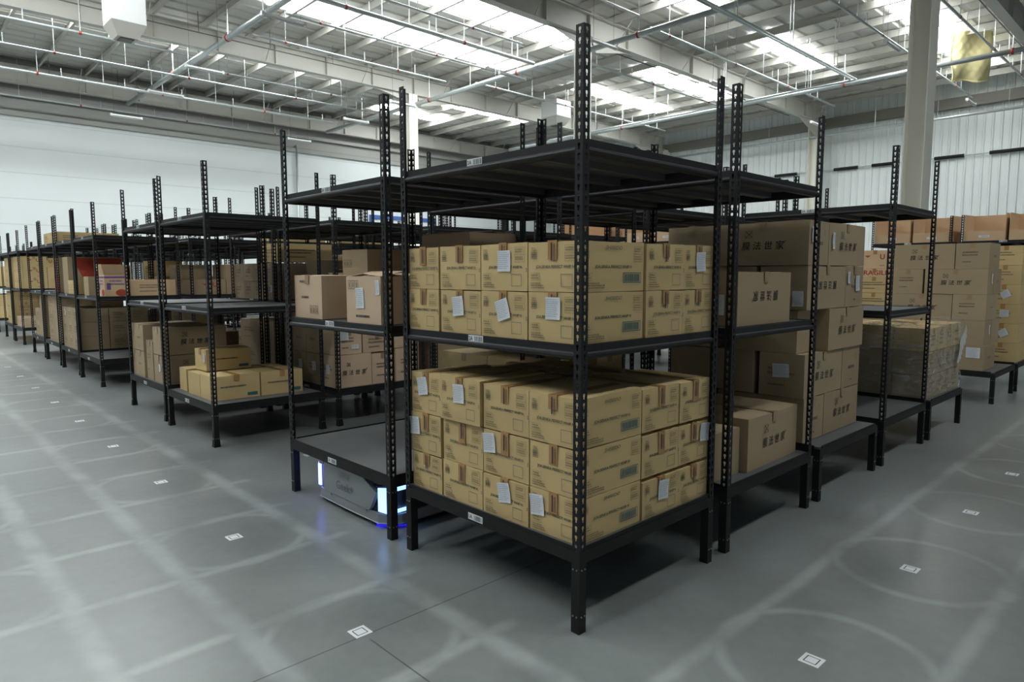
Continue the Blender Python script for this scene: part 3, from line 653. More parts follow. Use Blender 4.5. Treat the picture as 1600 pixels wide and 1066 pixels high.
for lv, (z0, z1) in enumerate(((1.1485, 1.3475), (1.349, 1.550))):
    ln = ('lower', 'upper')[lv]
    for k in range(4):
        jit = random.uniform(0, .006)
        senka((.022+jit, .432, ys[k], min(ys[k+1]-.006, ys[k]+.288), z0, z1), '-x', 'golden printed carton, robot-side face, %s from corner post, %s row, corner rack middle shelf' % (names4[k], ln), 'golden printed cartons', {(0, 0): [('-x', .005, .135, 0)], (0, 1): [('-x', .0, .12, .28)], (0, 2): [('-x', -.01, .125, .12)], (1, 1): [('-x', .01, .125, 0)]}.get((lv, k), ()))
    for k, (a, b) in enumerate(((.441, .722), (.727, .978))):
        senka((a, b, .022+random.uniform(0, .005), .43, z0, z1), '-y', 'golden printed carton, end-on, %s beside long box, %s row, corner rack middle shelf' % (('first', 'second')[k], ln), 'golden printed cartons', [('-y', .01, .125, .05)] if (lv, k) == (1, 1) else ())
for lv, (z0, z1) in enumerate(((.3455, .529), (.531, .731), (.733, .936))):
    ln = ('bottom', 'middle', 'top')[lv]
    for k in range(4):
        jit = random.uniform(0, .008)-(.012 if (lv, k) == (2, 2) else 0)
        zz = .012 if lv == 2 and k == 2 else 0
        senka((.026+jit, .434, ys[k], min(ys[k+1]-.006, ys[k]+.288), z0, z1+zz*.5), '-x', 'golden printed carton, robot-side face, %s from corner post, %s row, corner rack bottom deck' % (names4[k], ln), 'golden printed cartons',
              {(2, 2): [('-x', .0, .135, .06)], (2, 3): [('-x', -.02, .135, .18)], (1, 1): [('-x', -.10, .14, .12)], (1, 3): [('-x', -.085, .13, .1)], (0, 1): [('-x', -.0, .12, .18)], (0, 0): [('-x', -.09, .115, .12)]}.get((lv, k), ()))
    for k, (a, b) in enumerate(((.441, .722), (.727, .978))):
        senka((a, b, .022+random.uniform(0, .01), .43, z0, z1-.012), '-y', 'golden printed carton, end-on, %s beside long box, %s row, corner rack bottom deck' % (('first', 'second')[k], ln), 'golden printed cartons', {(0, 0): [('-y', .01, .11, -.08)], (1, 1): [('-y', .09, .13, -.1)]}.get((lv, k), ()))
    if lv == 2:
        for k, (a, b, c, d) in enumerate(((.441, .722, .44, .79), (.727, .978, .44, .79), (.441, .978, .80, 1.15))):
            carton((a, b, c, d, z0-.2*0, z1-.02), 'golden carton in the dark %s of the top layer, corner rack bottom deck' % ('inner middle', 'outer middle', 'back')[k], 'senka', 'golden printed cartons', True, (), 'y', 'tape')
    else:
        carton((.441, .978, .80, 1.15, z0, z1), 'golden carton hidden at the back of the %s layer, corner rack bottom deck' % ln, 'senka', 'golden printed cartons', False)
# sheet on the near long side (lower middle)
# ---- rack over the robot
AY = 1.318
carton((.045, .27, 2.095, 2.45, 1.149, 1.417), 'upright light brown carton with handling icons, middle shelf over the robot', 'pink', 'cartons over the robot', True, [('-x', 'icons')], 'x', 'tape_pale')
carton((.29, .75, 1.97, 2.27, 1.149, 1.575), 'tall brown carton behind two shorter ones, middle shelf over the robot', 'kraft', 'cartons over the robot', True, [('-x', 'icons_top')], None)
def open_carton(b, label, mt, group, prints=(), sheets=(), ang=(35, 20, 60, 75), tape=None, name='open_carton'):
    x0, x1, y0, y1, z0, z1 = b; w, d, h = x1-x0, y1-y0, z1-z0; t = .004; mb = MB()
    mb.box(-w/2, w/2, -d/2, d/2, 0, t); mb.box(-w/2, -w/2+t, -d/2, d/2, t, h); mb.box(w/2-t, w/2, -d/2, d/2, t, h); mb.box(-w/2+t, w/2-t, -d/2, -d/2+t, t, h); mb.box(-w/2+t, w/2-t, d/2-t, d/2, t, h)
    c = ob(name, mb.mesh('open_carton', M[mt]), loc=((x0+x1)/2, (y0+y1)/2, z0)); tag(c, label, 'carton', group)
    fl = min(w, d)*.48
    for k, (a, sx, sy, ln, off) in enumerate(((0, 0, -1, w, d), (PI/2, 1, 0, d, w), (PI, 0, 1, w, d), (-PI/2, -1, 0, d, w))):
        f = MB(); f.box(-ln/2+.003, ln/2-.003, -.003, 0, 0, fl)
        q = ob('flap', f.mesh('flap', M[mt]), c, loc=(sx*w/2, sy*d/2, h)); q.rotation_euler = (Matrix.Rotation(a, 4, 'Z') @ Matrix.Rotation(math.radians(ang[k]), 4, 'X')).to_euler()
    for p in prints: stick(c, p[0], w, d, h, 'print', print_mesh(p[1], w if 'y' in p[0] else d, h), off=.001)
    for s in sheets:
        q = stick(c, s[0], w, d, h, 'shipping_label', me_sheet, s[1], s[2], s[3], off=.002); q.scale = s[4] if len(s) > 4 else (1, 1, 1); ob('print', me_sheetp, q, loc=(0, -.0045, 0))
    return c
open_carton((.035, .56, 1.43, 1.785, 1.149, 1.405), 'light brown carton with loose top flaps and white label, middle shelf over the robot', 'pink', 'cartons over the robot', [('-x', 'icons_top')], [('-x', -.03, .14, .06, (1.05, 1, 1.3)), ('-x', .15, .2, .1, (.5, 1, .9))], (-84, -86, -84, -80))
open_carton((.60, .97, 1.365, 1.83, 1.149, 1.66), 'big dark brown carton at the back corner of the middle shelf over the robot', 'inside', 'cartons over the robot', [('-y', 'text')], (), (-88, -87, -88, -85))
# ---- second rack along the right aisle
BX = 1.1345
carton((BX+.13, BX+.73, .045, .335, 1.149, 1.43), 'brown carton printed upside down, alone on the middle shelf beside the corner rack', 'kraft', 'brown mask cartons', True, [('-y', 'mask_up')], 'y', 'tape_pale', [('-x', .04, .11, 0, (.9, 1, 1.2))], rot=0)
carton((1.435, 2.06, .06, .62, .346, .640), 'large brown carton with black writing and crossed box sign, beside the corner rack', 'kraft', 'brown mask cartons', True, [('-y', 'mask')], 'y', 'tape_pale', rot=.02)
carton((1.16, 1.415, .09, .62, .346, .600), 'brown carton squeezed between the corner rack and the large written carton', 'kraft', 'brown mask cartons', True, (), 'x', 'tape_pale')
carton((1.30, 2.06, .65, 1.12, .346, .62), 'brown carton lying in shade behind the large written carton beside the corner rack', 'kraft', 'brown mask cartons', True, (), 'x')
# ---- tall stack on the low stand
LX = 2.287; F0 = .125
lay = [.347, .63, .912, 1.192, 1.472, 1.752]
names5 = ['bottom', 'second', 'third', 'fourth', 'top']
S1, S2_, S3 = ('-x', .12, .17, 0, (.6, 1, .9)), ('-y', .03, .16, 0, (.9, 1, 1.3)), ('-x', -.02, .12, .05, (1.3, 1, 1.0))
def st(x0, x1, y0, y1, k, lab, pr, tp=None, sh=()):
    carton((x0, x1-.003, y0, y1-.003, lay[k]+.001, lay[k+1]-.001), 'brown carton, %s, %s layer, tall stack past the corner rack' % (lab, names5[k]), 'kraft', 'stacked brown mask cartons', True, pr, tp, 'tape_pale', sh)
E_ = LX
st(E_+.01, E_+.32, F0, F0+.6, 0, 'front inner corner', [('-y', 'small_mask')], 'y'); st(E_+.325, E_+.92, F0, F0+.3, 0, 'front outer side', [('-y', 'mask')], 'y')
st(E_+.0, E_+.60, F0, F0+.3, 1, 'front inner corner', [('-y', 'mask'), ('-x', 'text')], 'y', [('-x', .0, .17, .05, (1.4, 1, 1.0))]); st(E_+.605, E_+.92, F0, F0+.3, 1, 'front outer side', [('-y', 'small_mask')], None)
st(E_+.01, E_+.28, F0+.06, F0+.5, 2, 'set back', (), None); st(E_+.33, E_+.93, F0-.01, F0+.3, 2, 'front outer side', [('-y', 'mask')], 'y')
st(E_-.005, E_+.60, F0, F0+.31, 3, 'front inner corner', [('-y', 'mask_up')], 'y', [('-x', .1, .07, 0, (.9, 1, 1.1))]); st(E_+.605, E_+.92, F0, F0+.3, 3, 'front outer side', [('-y', 'small_mask')], 'y', [('-y', -.12, .2, 0, (.5, 1, .9)), ('-y', .04, .16, .05, (.9, 1, 1.2))])
st(E_-.01, E_+.29, F0, F0+.6, 4, 'front inner corner', [('-x', 'mask'), ('-y', 'small_mask')], 'x', [('-y', -.1, .19, 0, (.5, 1, 1.1))]); st(E_+.295, E_+.92, F0, F0+.6, 4, 'front outer side', [('-y', 'mask')], 'y', [('-y', -.25, .16, 0, (.5, 1, 1.2))])
for k in range(5):
    if k in (1, 3): st(E_+.0, E_+.30, F0+.34, F0+.98, k, 'inner rear', (), 'y'); st(E_+.32, E_+.9, F0+.34, F0+.98, k, 'outer rear', ())
    elif k == 4: st(E_+.0, E_+.6, F0+.63, F0+1.02, k, 'inner rear', [('-x', 'small_mask')], 'x')
    else: st(E_+.0, E_+.6, F0+.64, F0+1.0, k, 'inner rear', ())
# ---- film-wrapped cartons on the low stand
WXx, WYy = 4.552, .04
nw = 0
for k in range(3):
    z0 = .347+k*.205
    for a in range(4):
        for b in range(4):
            if a and b and k < 2: continue
            nw += 1
            carton((WXx+a*.2445, WXx+a*.2445+.239, WYy+b*.28, WYy+b*.28+.274, z0, z0+.2+(random.uniform(-.012, .012) if k == 2 else 0)), 'small carton under stretch film, %s layer, %s across, %s deep from the aisle' % (('bottom', 'middle', 'top')[k], ORD[a+1], ORD[b+1]), 'kraft' if k < 2 else 'senka', 'film-wrapped small cartons', False, [('-y', 'text')] if b == 0 else (), 'y', 'tape', drop=.05, rot=random.uniform(-.006, .006))
mb = MB(); per = []
x0, x1, y0, y1 = WXx-.012, WXx+.992, WYy-.014, WYy+1.15
for (a, b, n) in (((x0, y0), (x1, y0), 26), ((x1, y0), (x1, y1), 26), ((x1, y1), (x0, y1), 20), ((x0, y1), (x0, y0), 26)):
    for k in range(n): t = k/n; per.append((a[0]+(b[0]-a[0])*t, a[1]+(b[1]-a[1])*t))
nz = 18; n = len(per); vs = []; ccx, ccy = (x0+x1)/2, (y0+y1)/2
for j in range(nz+1):
    for i_, (a, b) in enumerate(per):
        z = .358+.64*j/nz; k = .006*math.sin(i_*.9+j*1.3)+.004*math.sin(i_*2.3-j*.8); z += .02*math.sin(i_*.5) if j == nz else 0
        vs.append((a+(a-ccx)*k, b+(b-ccy)*k, z))
mb.add(vs, [(j*n+i_, j*n+(i_+1) % n, (j+1)*n+(i_+1) % n, (j+1)*n+i_) for j in range(nz) for i_ in range(n)])
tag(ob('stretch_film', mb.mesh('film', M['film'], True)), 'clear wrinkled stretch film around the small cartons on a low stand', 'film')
mb = MB(); q = []                                  # fold highlight put in as a white tail of film at the corner
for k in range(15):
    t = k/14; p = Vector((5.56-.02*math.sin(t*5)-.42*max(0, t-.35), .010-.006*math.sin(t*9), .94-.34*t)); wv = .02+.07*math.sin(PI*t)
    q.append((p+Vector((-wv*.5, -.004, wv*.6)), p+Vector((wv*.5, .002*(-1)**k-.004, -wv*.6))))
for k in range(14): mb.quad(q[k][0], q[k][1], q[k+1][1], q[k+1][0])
fglint = bpy.data.materials.new('gathered_film'); fglint.use_nodes = True; fb = fglint.node_tree.nodes['Principled BSDF']; fb.inputs['Base Color'].default_value = (.75, .78, .78, 1); fb.inputs['Roughness'].default_value = .2; fb.inputs['Alpha'].default_value = .8
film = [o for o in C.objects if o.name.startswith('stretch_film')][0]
ob('film_tail', mb.mesh('tail', fglint), film)
# ---- stack beyond the right cross aisle
x6 = org(6, 0)[0]; x6 = 6.90; l6 = [.347, .625, .905, 1.19, 1.472, 1.755]
def st6(x0, x1, y0, y1, k, lab, pr, tp=None, sh=(), tm='tape_pale'):
    carton((x0, x1-.004, y0, y1-.004, l6[k]+.001, l6[k+1]-.001), 'brown carton, %s, %s layer, stack across the cross aisle' % (lab, names5[k]), 'kraft', 'cartons across the cross aisle', False, pr, tp, tm, sh)
st6(x6, x6+.48, .13, .45, 4, 'short end in front', [('-x', 'text'), ('-y', 'small_mask')], 'x'); st6(x6, x6+.3, .455, 1.07, 4, 'long side behind', [('-x', 'mask')], 'x')
st6(x6-.01, x6+.26, .13, .74, 3, 'long side in front', [('-x', 'mask')], 'x', [('-y', .05, .17, 0, (.7, 1, 1.2))]); st6(x6+.27, x6+.62, .13, .74, 3, 'second in from the aisle', [('-y', 'small_mask')], None); st6(x6, x6+.3, .76, 1.07, 3, 'short end behind', [('-x', 'text')], 'x')
st6(x6-.01, x6+.5, .13, .45, 2, 'short end in front', [('-x', 'text'), ('-y', 'small_mask')], 'x'); st6(x6, x6+.3, .455, 1.07, 2, 'long side behind', [('-x', 'mask')], 'x')
st6(x6-.015, x6+.3, .13, .74, 1, 'long side in front', (), None, [('-y', .05, .17, 0, (.7, 1, 1.2))]); st6(x6+.31, x6+.65, .13, .74, 1, 'second in from the aisle', (), None); st6(x6, x6+.3, .76, 1.07, 1, 'short end behind', ())
st6(x6-.03, x6+.5, .12, .6, 0, 'front corner', [('-y', 'small_mask')], 'x', [('-x', .14, .2, 0, (1.7, 1, 1.3)), ]); st6(x6, x6+.3, .61, 1.07, 0, 'behind the corner', ())
x7 = org(7, 0)[0]
for k in range(6):
    carton((x7+.02, x7+.40, .03, .36, .347+k*.235, .347+k*.235+.232), 'golden brown taped carton, front, %s up, last stack before the bin racks' % ORD[k+1], 'senka', 'cartons of the last stack before the bin racks', False, [('-x', 'text')], 'x', 'tape', [('-x', .02, .12, .5*(k % 2), (1.2, 1, 1))] if k in (1, 2, 3) else ())
    carton((x7+.41, x7+.80, .03, .36, .347+k*.235, .347+k*.235+.232), 'golden brown taped carton, second in, %s up, last stack before the bin racks' % ORD[k+1], 'senka', 'cartons of the last stack before the bin racks', False, [('-y', 'text')], 'y', 'tape')
    carton((x7+.02, x7+.40, .38, .78, .347+k*.235, .347+k*.235+.232), 'golden brown taped carton, rear, %s up, last stack before the bin racks' % ORD[k+1], 'senka', 'cartons of the last stack before the bin racks', False, (), 'x', 'tape')
# FRAGILE pile
for k, (z0, z1, pr) in enumerate(((.347, .64, 'text'), (.64, .93, 'text'), (.93, 1.16, 'text'), (1.16, 1.38, 'text'), (1.38, 1.49, 'fragile'), (1.49, 1.74, 'redmarks'))):
    wd = .78 if k != 5 else .5; mt_ = 'senka' if k < 4 else 'orange'
    carton((8.06, 8.06+wd*.6, 1.36, 1.98, z0+.001, z1-.002), 'carton with %s, %s up in the pile behind the brown stack' % ({'text': 'small black print', 'fragile': 'red FRAGILE lettering', 'redmarks': 'red glass and arrow marks'}[pr], ORD[k+1]), mt_, 'pile with FRAGILE carton', False, [('-x', pr), ('-y', 'text')], 'x', 'tape')
# ---- racks beyond the left cross aisle
G03 = 'golden cartons below the empty middle shelf'
def c03(b, lab, mt='senka', pr=(('-y', 'tealtext'),), tp='y', sh=()): carton(b, lab+' below the empty middle shelf, third row back', mt, G03, True, pr, tp, 'tape', sh)
c03((.125, .53, 4.20, 4.50, .346, .558), 'golden carton, low row, front corner,'); c03((.54, .93, 4.19, 4.49, .346, .558), 'golden carton, low row, front inner one,')
c03((.125, .53, 4.51, 4.81, .346, .552), 'golden carton, low row, second back,'); c03((.14, .50, 4.90, 5.09, .346, .556), 'narrow golden carton standing apart,'); c03((.54, .93, 4.51, 4.80, .346, .552), 'golden carton, low row, rear inner one,')
c03((.20, .60, 4.55, 4.83, .561, .755), 'golden carton sitting alone on top', 'senka', (('-y', 'tealtext'),), 'x', [('-x', .11, .12, 0, (.5, 1, .9))])
G04 = 'brown cartons on the fourth row bottom deck'
def c04(b, lab, pr=(), tp=None, sh=(), mt='kraft'): carton(b, lab+', fourth row bottom deck', mt, G04, True, pr, tp, 'tape_pale', sh)
for k in range(2):
    z0 = .346+k*.28; n_ = ('lower', 'upper')[k]
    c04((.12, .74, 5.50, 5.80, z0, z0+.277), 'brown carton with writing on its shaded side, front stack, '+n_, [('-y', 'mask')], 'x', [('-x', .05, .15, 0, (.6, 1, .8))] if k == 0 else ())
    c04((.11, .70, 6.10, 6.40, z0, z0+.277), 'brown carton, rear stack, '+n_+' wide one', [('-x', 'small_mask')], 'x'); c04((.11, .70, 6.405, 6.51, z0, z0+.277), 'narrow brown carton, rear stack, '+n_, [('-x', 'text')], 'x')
c04((.12, .5, 5.83, 6.04, .346, .75), 'narrow upright carton between the stacks', [('-x', 'text')], 'x')
G13 = 'cartons on the rack behind the robot rack across the aisle'
def c13(b, lab, pr=(), tp=None, sh=(), mt='pink'): carton(b, lab+', across the aisle behind the robot', mt, G13, True, pr, tp, 'tape_pale', sh)
y3 = 4.06; X1 = 1.205
c13((X1, X1+.385, y3, y3+.29, .346, .66), 'light carton with crossed box sign, bottom corner', [('-y', 'mask'), ('-x', 'text')], None, [('-x', 0, .17, .1, (.9, 1, 1))])
c13((X1+.395, X1+.66, y3+.01, y3+.285, .346, .65), 'light carton, bottom middle', [('-y', 'text')], 'y'); c13((X1+.67, X1+.95, y3, y3+.4, .346, .68), 'light carton, bottom end', [('-y', 'text')], 'y')
c13((X1+.01, X1+.28, y3, y3+.29, .662, .90), 'light carton with a big white label, upper corner', [('-y', 'text')], 'y', [('-y', -.06, .18, .05, (1.3, 1, 1)), ('-y', .06, .07, 0, (1, 1, .5))])
c13((X1+.30, X1+.62, y3+.01, y3+.285, .662, .86), 'light carton, upper middle', [('-y', 'text')], 'y'); c13((X1+.66, X1+.95, y3, y3+.4, .682, .84), 'light carton, upper end', (), 'y')
for k in range(3):
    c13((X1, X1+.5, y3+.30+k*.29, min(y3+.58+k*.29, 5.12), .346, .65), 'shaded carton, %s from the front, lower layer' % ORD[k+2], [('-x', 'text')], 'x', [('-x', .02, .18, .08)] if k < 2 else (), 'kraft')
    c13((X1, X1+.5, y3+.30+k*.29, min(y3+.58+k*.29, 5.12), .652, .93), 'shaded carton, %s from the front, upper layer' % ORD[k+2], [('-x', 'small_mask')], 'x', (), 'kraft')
X14 = 1.24
for k in range(4):
    for l in range(2):
        carton((X14, X14+.42, 5.395+k*.274, 5.395+k*.274+.27, 1.149+l*.2, 1.149+l*.2+.197), 'small brown carton, %s from the front, %s layer, middle shelf, fourth row back' % (ORD[k+1], ('lower', 'upper')[l]), 'kraft', 'small cartons on the fourth row middle shelf', False, [('-x', 'text')], 'x', 'tape_pale', [('-x', .05, .12, 0, (.6, 1, .9))] if (k, l) in ((0, 0), (1, 0)) else ())
open_carton((1.30, 1.75, 4.15, 4.75, 1.149, 1.36), 'battered carton with dark lifted flaps on the third row middle shelf', 'kraft', 'open cartons on shelves', (), (), (-70, -60, 15, -75))
carton((X14+.05, X14+.7, 5.42, 5.80, 1.56, 1.76), 'pale yellow carton on top of the small brown ones, fourth row middle shelf', 'senka', 'small cartons on the fourth row middle shelf', False, [('-y', 'text'), ('-x', 'text')])
# left block further back
o6 = org(0, 6)
open_carton((.24, .51, 8.14, 8.45, 1.149, 1.43), 'open carton with purple print and raised flaps, front of the fifth row middle shelf', 'orange', 'open cartons on shelves', [('-y', 'purple'), ('-x', 'purple')], (), (25, -60, -8, 12))
carton((.545, 1.10, 8.20, 8.62, 1.149, 1.36), 'wide low orange-brown carton with slanting lid, beside the open purple-printed one', 'orange', 'cartons on the fifth row middle shelf', False, [('-y', 'text')])
for k in range(3):
    carton((.20, .62, 9.62+k*.16, 9.62+k*.16+.152, 1.149, 1.345), 'narrow tan carton, %s of three upright ones, sixth row middle shelf' % ORD[k+1], 'senka', 'narrow cartons in the sixth row', False, [('-x', 'text')])
carton((.18, .46, 8.72, 8.98, 1.149, 1.40), 'tan carton behind the open purple-printed one, fifth row middle shelf', 'kraft', 'cartons on the fifth row middle shelf', False, (), 'x')
carton((.22, .95, 10.15, 10.5, 1.149, 1.69), 'long carton with a red printed side, sixth row middle shelf', 'kraft', 'red printed cartons', False, [('-y', 'redpanel')])
carton((.25, .75, 10.95, 11.35, 1.149, 1.70), 'tall carton with red printed end, seventh row middle shelf', 'kraft', 'red printed cartons', False, [('-x', 'redstripe')])
for l in range(3):
    for k in range(3):
        carton((.20, .58, 9.56+k*.36, 9.56+k*.36+.352, .346+l*.2, .346+l*.2+.197), 'brown carton facing the robot-side aisle, %s back, %s layer, sixth row bottom deck' % (ORD[k+1], names5[l]), 'kraft', 'sixth row bottom stack', False, [('-x', 'text')], 'x', sheets=[('-x', .05, .12, 0, (.6, 1, .9))] if (l, k) == (2, 2) else ())
    for k in range(1, 3):
        carton((.59+(k-1)*.26, .59+(k-1)*.26+.255, 9.56, 9.9, .346+l*.2, .346+l*.2+.197), 'brown carton on the shaded side, %s in, %s layer, sixth row bottom deck' % (ORD[k+1], names5[l]), 'kraft', 'sixth row bottom stack', False, [('-y', 'text')], None, sheets=[('-y', .05, .1, 0, (1.4, 1, 1))] if (l, k) == (0, 2) else ())
# ---- generic fills of the racks behind
def fill(i, j, lev, nx, ny, nz, h, mt, pr='text', x0=.06, y0=.06, wx=.88, wy=1.04, skin=True):
    ox, oy = org(i, j); zb = {0: .346, 1: 1.149, 2: 1.921}[lev]; ln = ('bottom deck', 'middle shelf', 'top shelf')[lev]; cn = {'kraft': 'brown', 'senka': 'golden', 'pink': 'light brown', 'orange': 'orange-brown'}[mt]
    sx, sy = wx/nx, wy/ny
    for c in range(nz):
        for a in range(nx):
            for b in range(ny):
                if skin and a and b: continue
                if c == nz-1 and nz > 1 and random.random() < .2: continue
                lab = '%s carton, column %s-%s, layer %s, %s, %s' % (cn, 'abcdef'[a], 'abcdef'[b], c+1, ln, place(i, j))
                lab = '%s carton, %s across, %s deep, %s layer, %s, %s' % (cn, ORD[a+1], ORD[b+1], names5[c], ln, place(i, j))
                lab = lab.replace(' rack in', ' rack').replace(' row back', ' row')
                carton((ox+x0+a*sx, ox+x0+a*sx+sx-.008, oy+y0+b*sy, oy+y0+b*sy+sy-.008, zb+c*h, zb+c*h+h-.002), lab, mt, 'cartons on the racks behind', False, [('-y', pr)] if b == 0 else ([('-x', pr)] if a == 0 else ()), 'y' if b == 0 else 'x', 'tape_pale')
fill(1, 1, 0, 3, 2, 2, .25, 'senka', 'tealtext'); fill(2, 1, 1, 2, 2, 2, .22, 'kraft'); fill(3, 1, 1, 2, 2, 2, .24, 'orange'); fill(1, 1, 1, 2, 1, 1, .22, 'kraft', wy=.5)
fill(0, 4, 0, 1, 1, 1, .45, 'kraft', x0=.72, y0=.55, wx=.24, wy=.4); fill(1, 4, 0, 2, 2, 2, .28, 'kraft'); fill(2, 3, 0, 2, 2, 2, .28, 'kraft'); fill(2, 3, 1, 2, 2, 2, .22, 'kraft'); fill(3, 3, 1, 2, 1, 2, .24, 'orange'); fill(2, 4, 1, 2, 2, 2, .26, 'senka')
fill(1, 6, 1, 2, 2, 2, .21, 'kraft', 'redmarks'); fill(2, 6, 1, 2, 1, 2, .21, 'kraft', 'redmarks'); fill(3, 6, 1, 2, 1, 2, .24, 'senka'); fill(2, 6, 2, 3, 1, 1, .19, 'senka', 'redmarks', wy=.4); fill(3, 6, 2, 2, 1, 1, .19, 'senka', 'redmarks', wy=.4)
fill(1, 6, 0, 2, 2, 2, .28, 'kraft'); fill(2, 6, 0, 2, 1, 2, .28, 'kraft'); fill(0, 8, 2, 2, 2, 1, .18, 'senka'); fill(0, 8, 0, 2, 2, 3, .25, 'kraft'); fill(0, 9, 0, 2, 2, 3, .24, 'kraft'); fill(1, 7, 0, 2, 2, 3, .25, 'kraft'); fill(1, 7, 1, 2, 2, 2, .25, 'senka')
fill(0, 11, 1, 2, 3, 3, .22, 'senka', 'redmarks'); fill(0, 11, 0, 2, 3, 1, .2, 'pink'); fill(0, 12, 1, 2, 2, 3, .22, 'senka', 'redmarks'); fill(0, 12, 0, 2, 2, 3, .24, 'senka'); fill(1, 11, 1, 2, 1, 2, .24, 'kraft'); fill(0, 14, 1, 1, 2, 2, .25, 'senka'); fill(0, 14, 0, 1, 2, 2, .3, 'senka')
fill(6, 3, 1, 2, 1, 2, .25, 'orange'); fill(4, 4, 1, 2, 2, 2, .26, 'orange'); fill(4, 3, 1, 2, 2, 1, .26, 'kraft')
print('cartons', ncart)

# ---- bins
def bin_mesh(w, d, h, lip):
    t = .006; mb = MB(); mb.box(0, d, 0, w, 0, t); mb.box(d-t, d, 0, w, t, h); mb.box(0, t, 0, w, t, lip)
    for y in (0, w-t):
        mb.add([(t, y, t), (d-t, y, t), (d-t, y, h), (t, y, h*.97), (t, y+t, t), (d-t, y+t, t), (d-t, y+t, h), (t, y+t, h*.97)], [(0, 1, 2, 3), (4, 7, 6, 5), (3, 2, 6, 7), (0, 3, 7, 4)])
    return mb.mesh('bin', M['orange'])
me_binl = bin_mesh(.54, .6, .42, .15); me_bins = bin_mesh(.54, .6, .10, .09)
mb = MB(); mb.box(-.002, 0, .20, .34, .05, .085); me_binlab = mb.mesh('bin_label', M['paper'])
mb = MB(); [mb.rect(.03+k*.012, .036+k*.012, .058, .076) for k in range(7)]; me_binp = mb.mesh('bin_print', M['grey_ink'])
def bins(x, y0, n, z, me, lab):
    for k in range(n):
        o = ob('picking_bin', me, loc=(x, y0-k*.585, z)); tag(o, '%s, %s bin' % (lab, ORD[k+1]), 'bin', 'cardboard picking bins')
        l = ob('bin_label', me_binlab, o, loc=(0, 0, 0 if me is me_binl else -.015)); ob('print', me_binp, l, loc=(-.003, .33, 0), rz=-PI/2)
for k, (rx, ry) in enumerate(((10.45, 1.36), (10.45, .07), (10.45, -1.24))):
    e = ob('bin_rack', None, loc=(rx, ry, 0)); tag(e, 'black rack holding cardboard bins near the ribbed wall, %s after the cross aisle' % ORD[k+1], 'rack', 'bin racks'); make_parts(e)
    for z in (1.45, 1.68):
        s = ob('shelf', me_deck, e, loc=(0, 0, z)); ob('beam', me_bx, s); ob('beam', me_by, s)
    bins(rx+.05, ry+.61, 2, 1.922, me_binl, 'tall open-fronted cardboard bin, %s rack by the ribbed wall, top shelf' % ORD[k+1])
    bins(rx+.05, ry+.61, 2, 1.452, me_bins, 'shallow cardboard tray, %s rack by the ribbed wall, lower tray shelf' % ORD[k+1])
    bins(rx+.05, ry+.61, 2, 1.682, me_bins, 'shallow cardboard tray, %s rack by the ribbed wall, upper tray shelf' % ORD[k+1])
for (i, j) in ((6, 3), (7, 3), (6, 4), (7, 4)):
    ox, oy = org(i, j); bins(ox+.05, oy+.60, 2, 1.922, me_binl, 'distant tall cardboard bin on top shelf, %s' % place(i, j))

# ------------------------------------------------------------------ robot
rb = ob('warehouse_robot', None, loc=(.5, 1.86, 0)); tag(rb, 'low silver robot with glowing blue lights under the empty rack deck', 'robot')
def outline(inset=0, n=1):
    hx, hy = .455-inset, .43-inset
    pts = [(-hx+.10, -hy), (-hx+.045, -hy+.035), (-hx+.005, -hy+.10), (-hx, -.10), (-hx, .10), (-hx+.005, hy-.10), (-hx+.045, hy-.035), (-hx+.10, hy)]
    return pts+[(-a, -b) for a, b in pts]
def ring(mb, pts, z0, z1, pts2=None):
    pts2 = pts2 or pts; n = len(pts); mb.add([(a, b, z0) for a, b in pts]+[(a, b, z1) for a, b in pts2], [(k, (k+1) % n, n+(k+1) % n, n+k) for k in range(n)]+[tuple(range(n)), tuple(range(n, 2*n))])
mb = MB(); ring(mb, outline(.0), .028, .085); o = ob('bumper', mb.mesh('bumper', M['robot']), rb); bevel(o, .006)
mb = MB(); ring(mb, outline(.02), .012, .027); ob('skirt', mb.mesh('skirt', M['robot_dark']), rb)
mb = MB(); ring(mb, outline(.012), .086, .235); ob('body', mb.mesh('body', M['robot_dark']), rb)
mb = MB(); ring(mb, outline(.03), .236, .262); o = ob('top_cover', mb.mesh('top', M['robot']), rb); bevel(o, .005)
mb = MB(); mb.tube((0, 0, .262), (0, 0, .283), .28, 32); ob('lift_plate', mb.mesh('lift', M['robot_dark']), rb)
mb = MB()                                        # fascia: silver plate, narrower at the bottom ends
fx = -.455
P8 = [(-.335, .205), (-.20, .262), (.26, .262), (.27, .12), (.27, .086), (-.25, .086), (-.27, .10)]
mb.add([(fx-.006, a, b) for a, b in P8]+[(fx+.03, a, b) for a, b in P8], [tuple(range(7))[::-1], tuple(range(7, 14))]+[(k, (k+1) % 7, 7+(k+1) % 7, 7+k) for k in range(7)])
fa = ob('fascia', mb.mesh('fascia', M['robot']), rb)
mb = MB(); put_text(mb, 'Geek+', 0, -.03, .052, bold=True, wx=1.05); mb.frame(-.065, .065, .036, .078, .0015); put_text(mb, '07528', 0, .046, .024, wx=1.3)
ob('print', mb.mesh('robot_print', mat('robot_grey_print', (.16, .17, .18), .5)), fa, loc=(fx-.0085, .01, .162), rz=-PI/2)
mb = MB(); [mb.tube((fx-.009, y, z), (fx-.004, y, z), .006, 8) for y, z in ((.18, .075), (-.22, .075))]; ob('screw', mb.mesh('screw', M['bolt']), fa)
mb = MB(); mb.add([(-.456, -.345, .10), (-.456, -.345, .235), (-.437, -.40, .242), (-.437, -.40, .095)], [(0, 1, 2, 3)]); mb.add([(-.437, -.40, .095), (-.437, -.40, .242), (-.398, -.428, .242), (-.398, -.428, .095)], [(0, 1, 2, 3)])
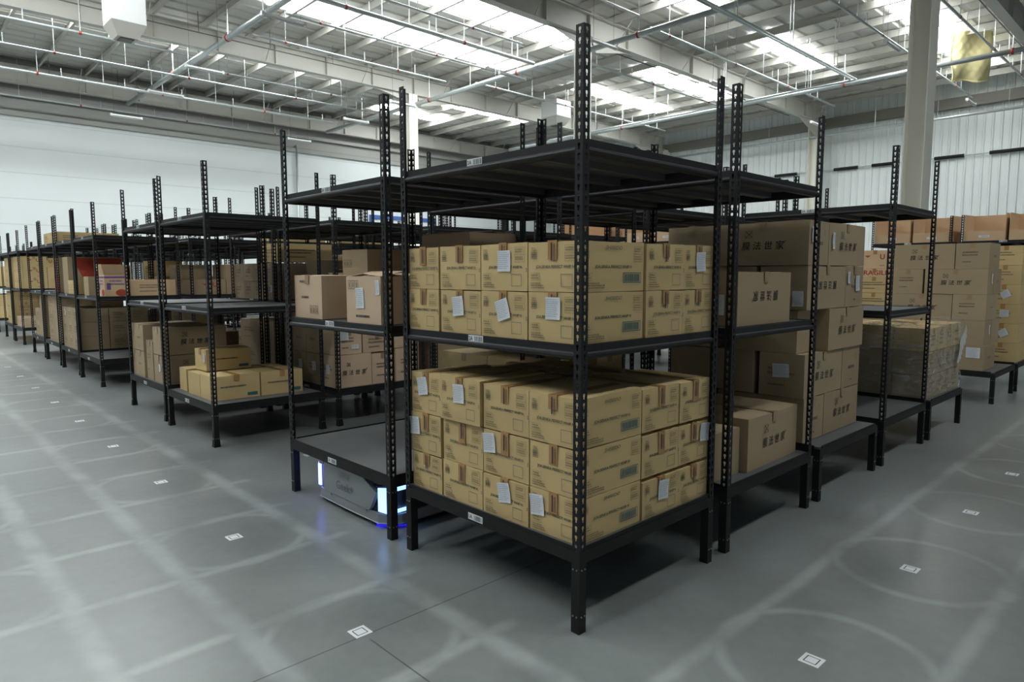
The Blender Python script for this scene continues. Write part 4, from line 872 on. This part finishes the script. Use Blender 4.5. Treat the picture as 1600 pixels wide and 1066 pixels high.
ob('corner_light', mb.mesh('light', M['rlight2']), rb)
mb = MB(); mb.box(-.457, -.448, .315, .345, .10, .235); mb.add([(-.455, .345, .10), (-.455, .345, .235), (-.425, .395, .235), (-.425, .395, .10)], [(3, 2, 1, 0)]); o = ob('corner_light', mb.mesh('light', M['rlight']), rb)
mb = MB(); mb.box(-.385, -.29, -.434, -.4195, .222, .240); ob('light_bar', mb.mesh('bar', M['rlight2']), rb)
mb = MB(); mb.box(-.385, -.29, -.434, -.4195, .098, .114); ob('light_bar', mb.mesh('bar', M['rlight2']), rb)
mb = MB(); mb.add([(-.44, -.30, .0105), (-.30, -.40, .0105), (-.28, -.38, .0105), (-.42, -.28, .0105)], [(0, 1, 2, 3)]); ob('underglow_strip', mb.mesh('glow', M['rglow']), rb)
for sx in (-.2, .2):
    for sy in (-.3, .3):
        mb = MB(); mb.tube((sx, sy-.02, .03), (sx, sy+.02, .03), .03, 16); ob('wheel', mb.mesh('wheel', M['robot_dark'], False), rb)

# ------------------------------------------------------------------ floor markers
mb = MB(); mb.box(-.037, .037, -.037, .037, 0, .0008); me_mk = mb.mesh('marker', M['paper'])
mb = MB()
def fr(h, t, z=.0011): 
    for a in ((-h, h, -h, -h+t), (-h, h, h-t, h), (-h, -h+t, -h+t, h-t), (h-t, h, -h+t, h-t)): mb.add([(a[0], a[2], z), (a[1], a[2], z), (a[1], a[3], z), (a[0], a[3], z)], [(0, 1, 2, 3)])
fr(.024, .004); me_mkp = mb.mesh('marker_frame', M['black_ink'])
mks = [(-.61, .62, 'robot-side aisle, in front of the corner rack')]+[(-.61+k*.02, .62+k*1.335, 'robot-side aisle, %s one going back' % ORD[k+1]) for k in range(1, 9)]
mks += [(.49+k*1.125, -.706, 'column-side aisle, %s one going back' % ORD[k+1]) for k in range(0, 5)]+[(.5, 3.24, 'cross aisle behind the robot rack leg')]+[(-1.73, .62, 'outermost in the robot-side aisle'), (1.63, 3.24, 'cross aisle hidden behind the robot')]
for x, y, lb in mks:
    o = ob('floor_marker', me_mk, loc=(x, y, .0002)); tag(o, 'small square white floor marker with black frame, '+lb, 'marker', 'floor markers'); ob('printed_frame', me_mkp, o)
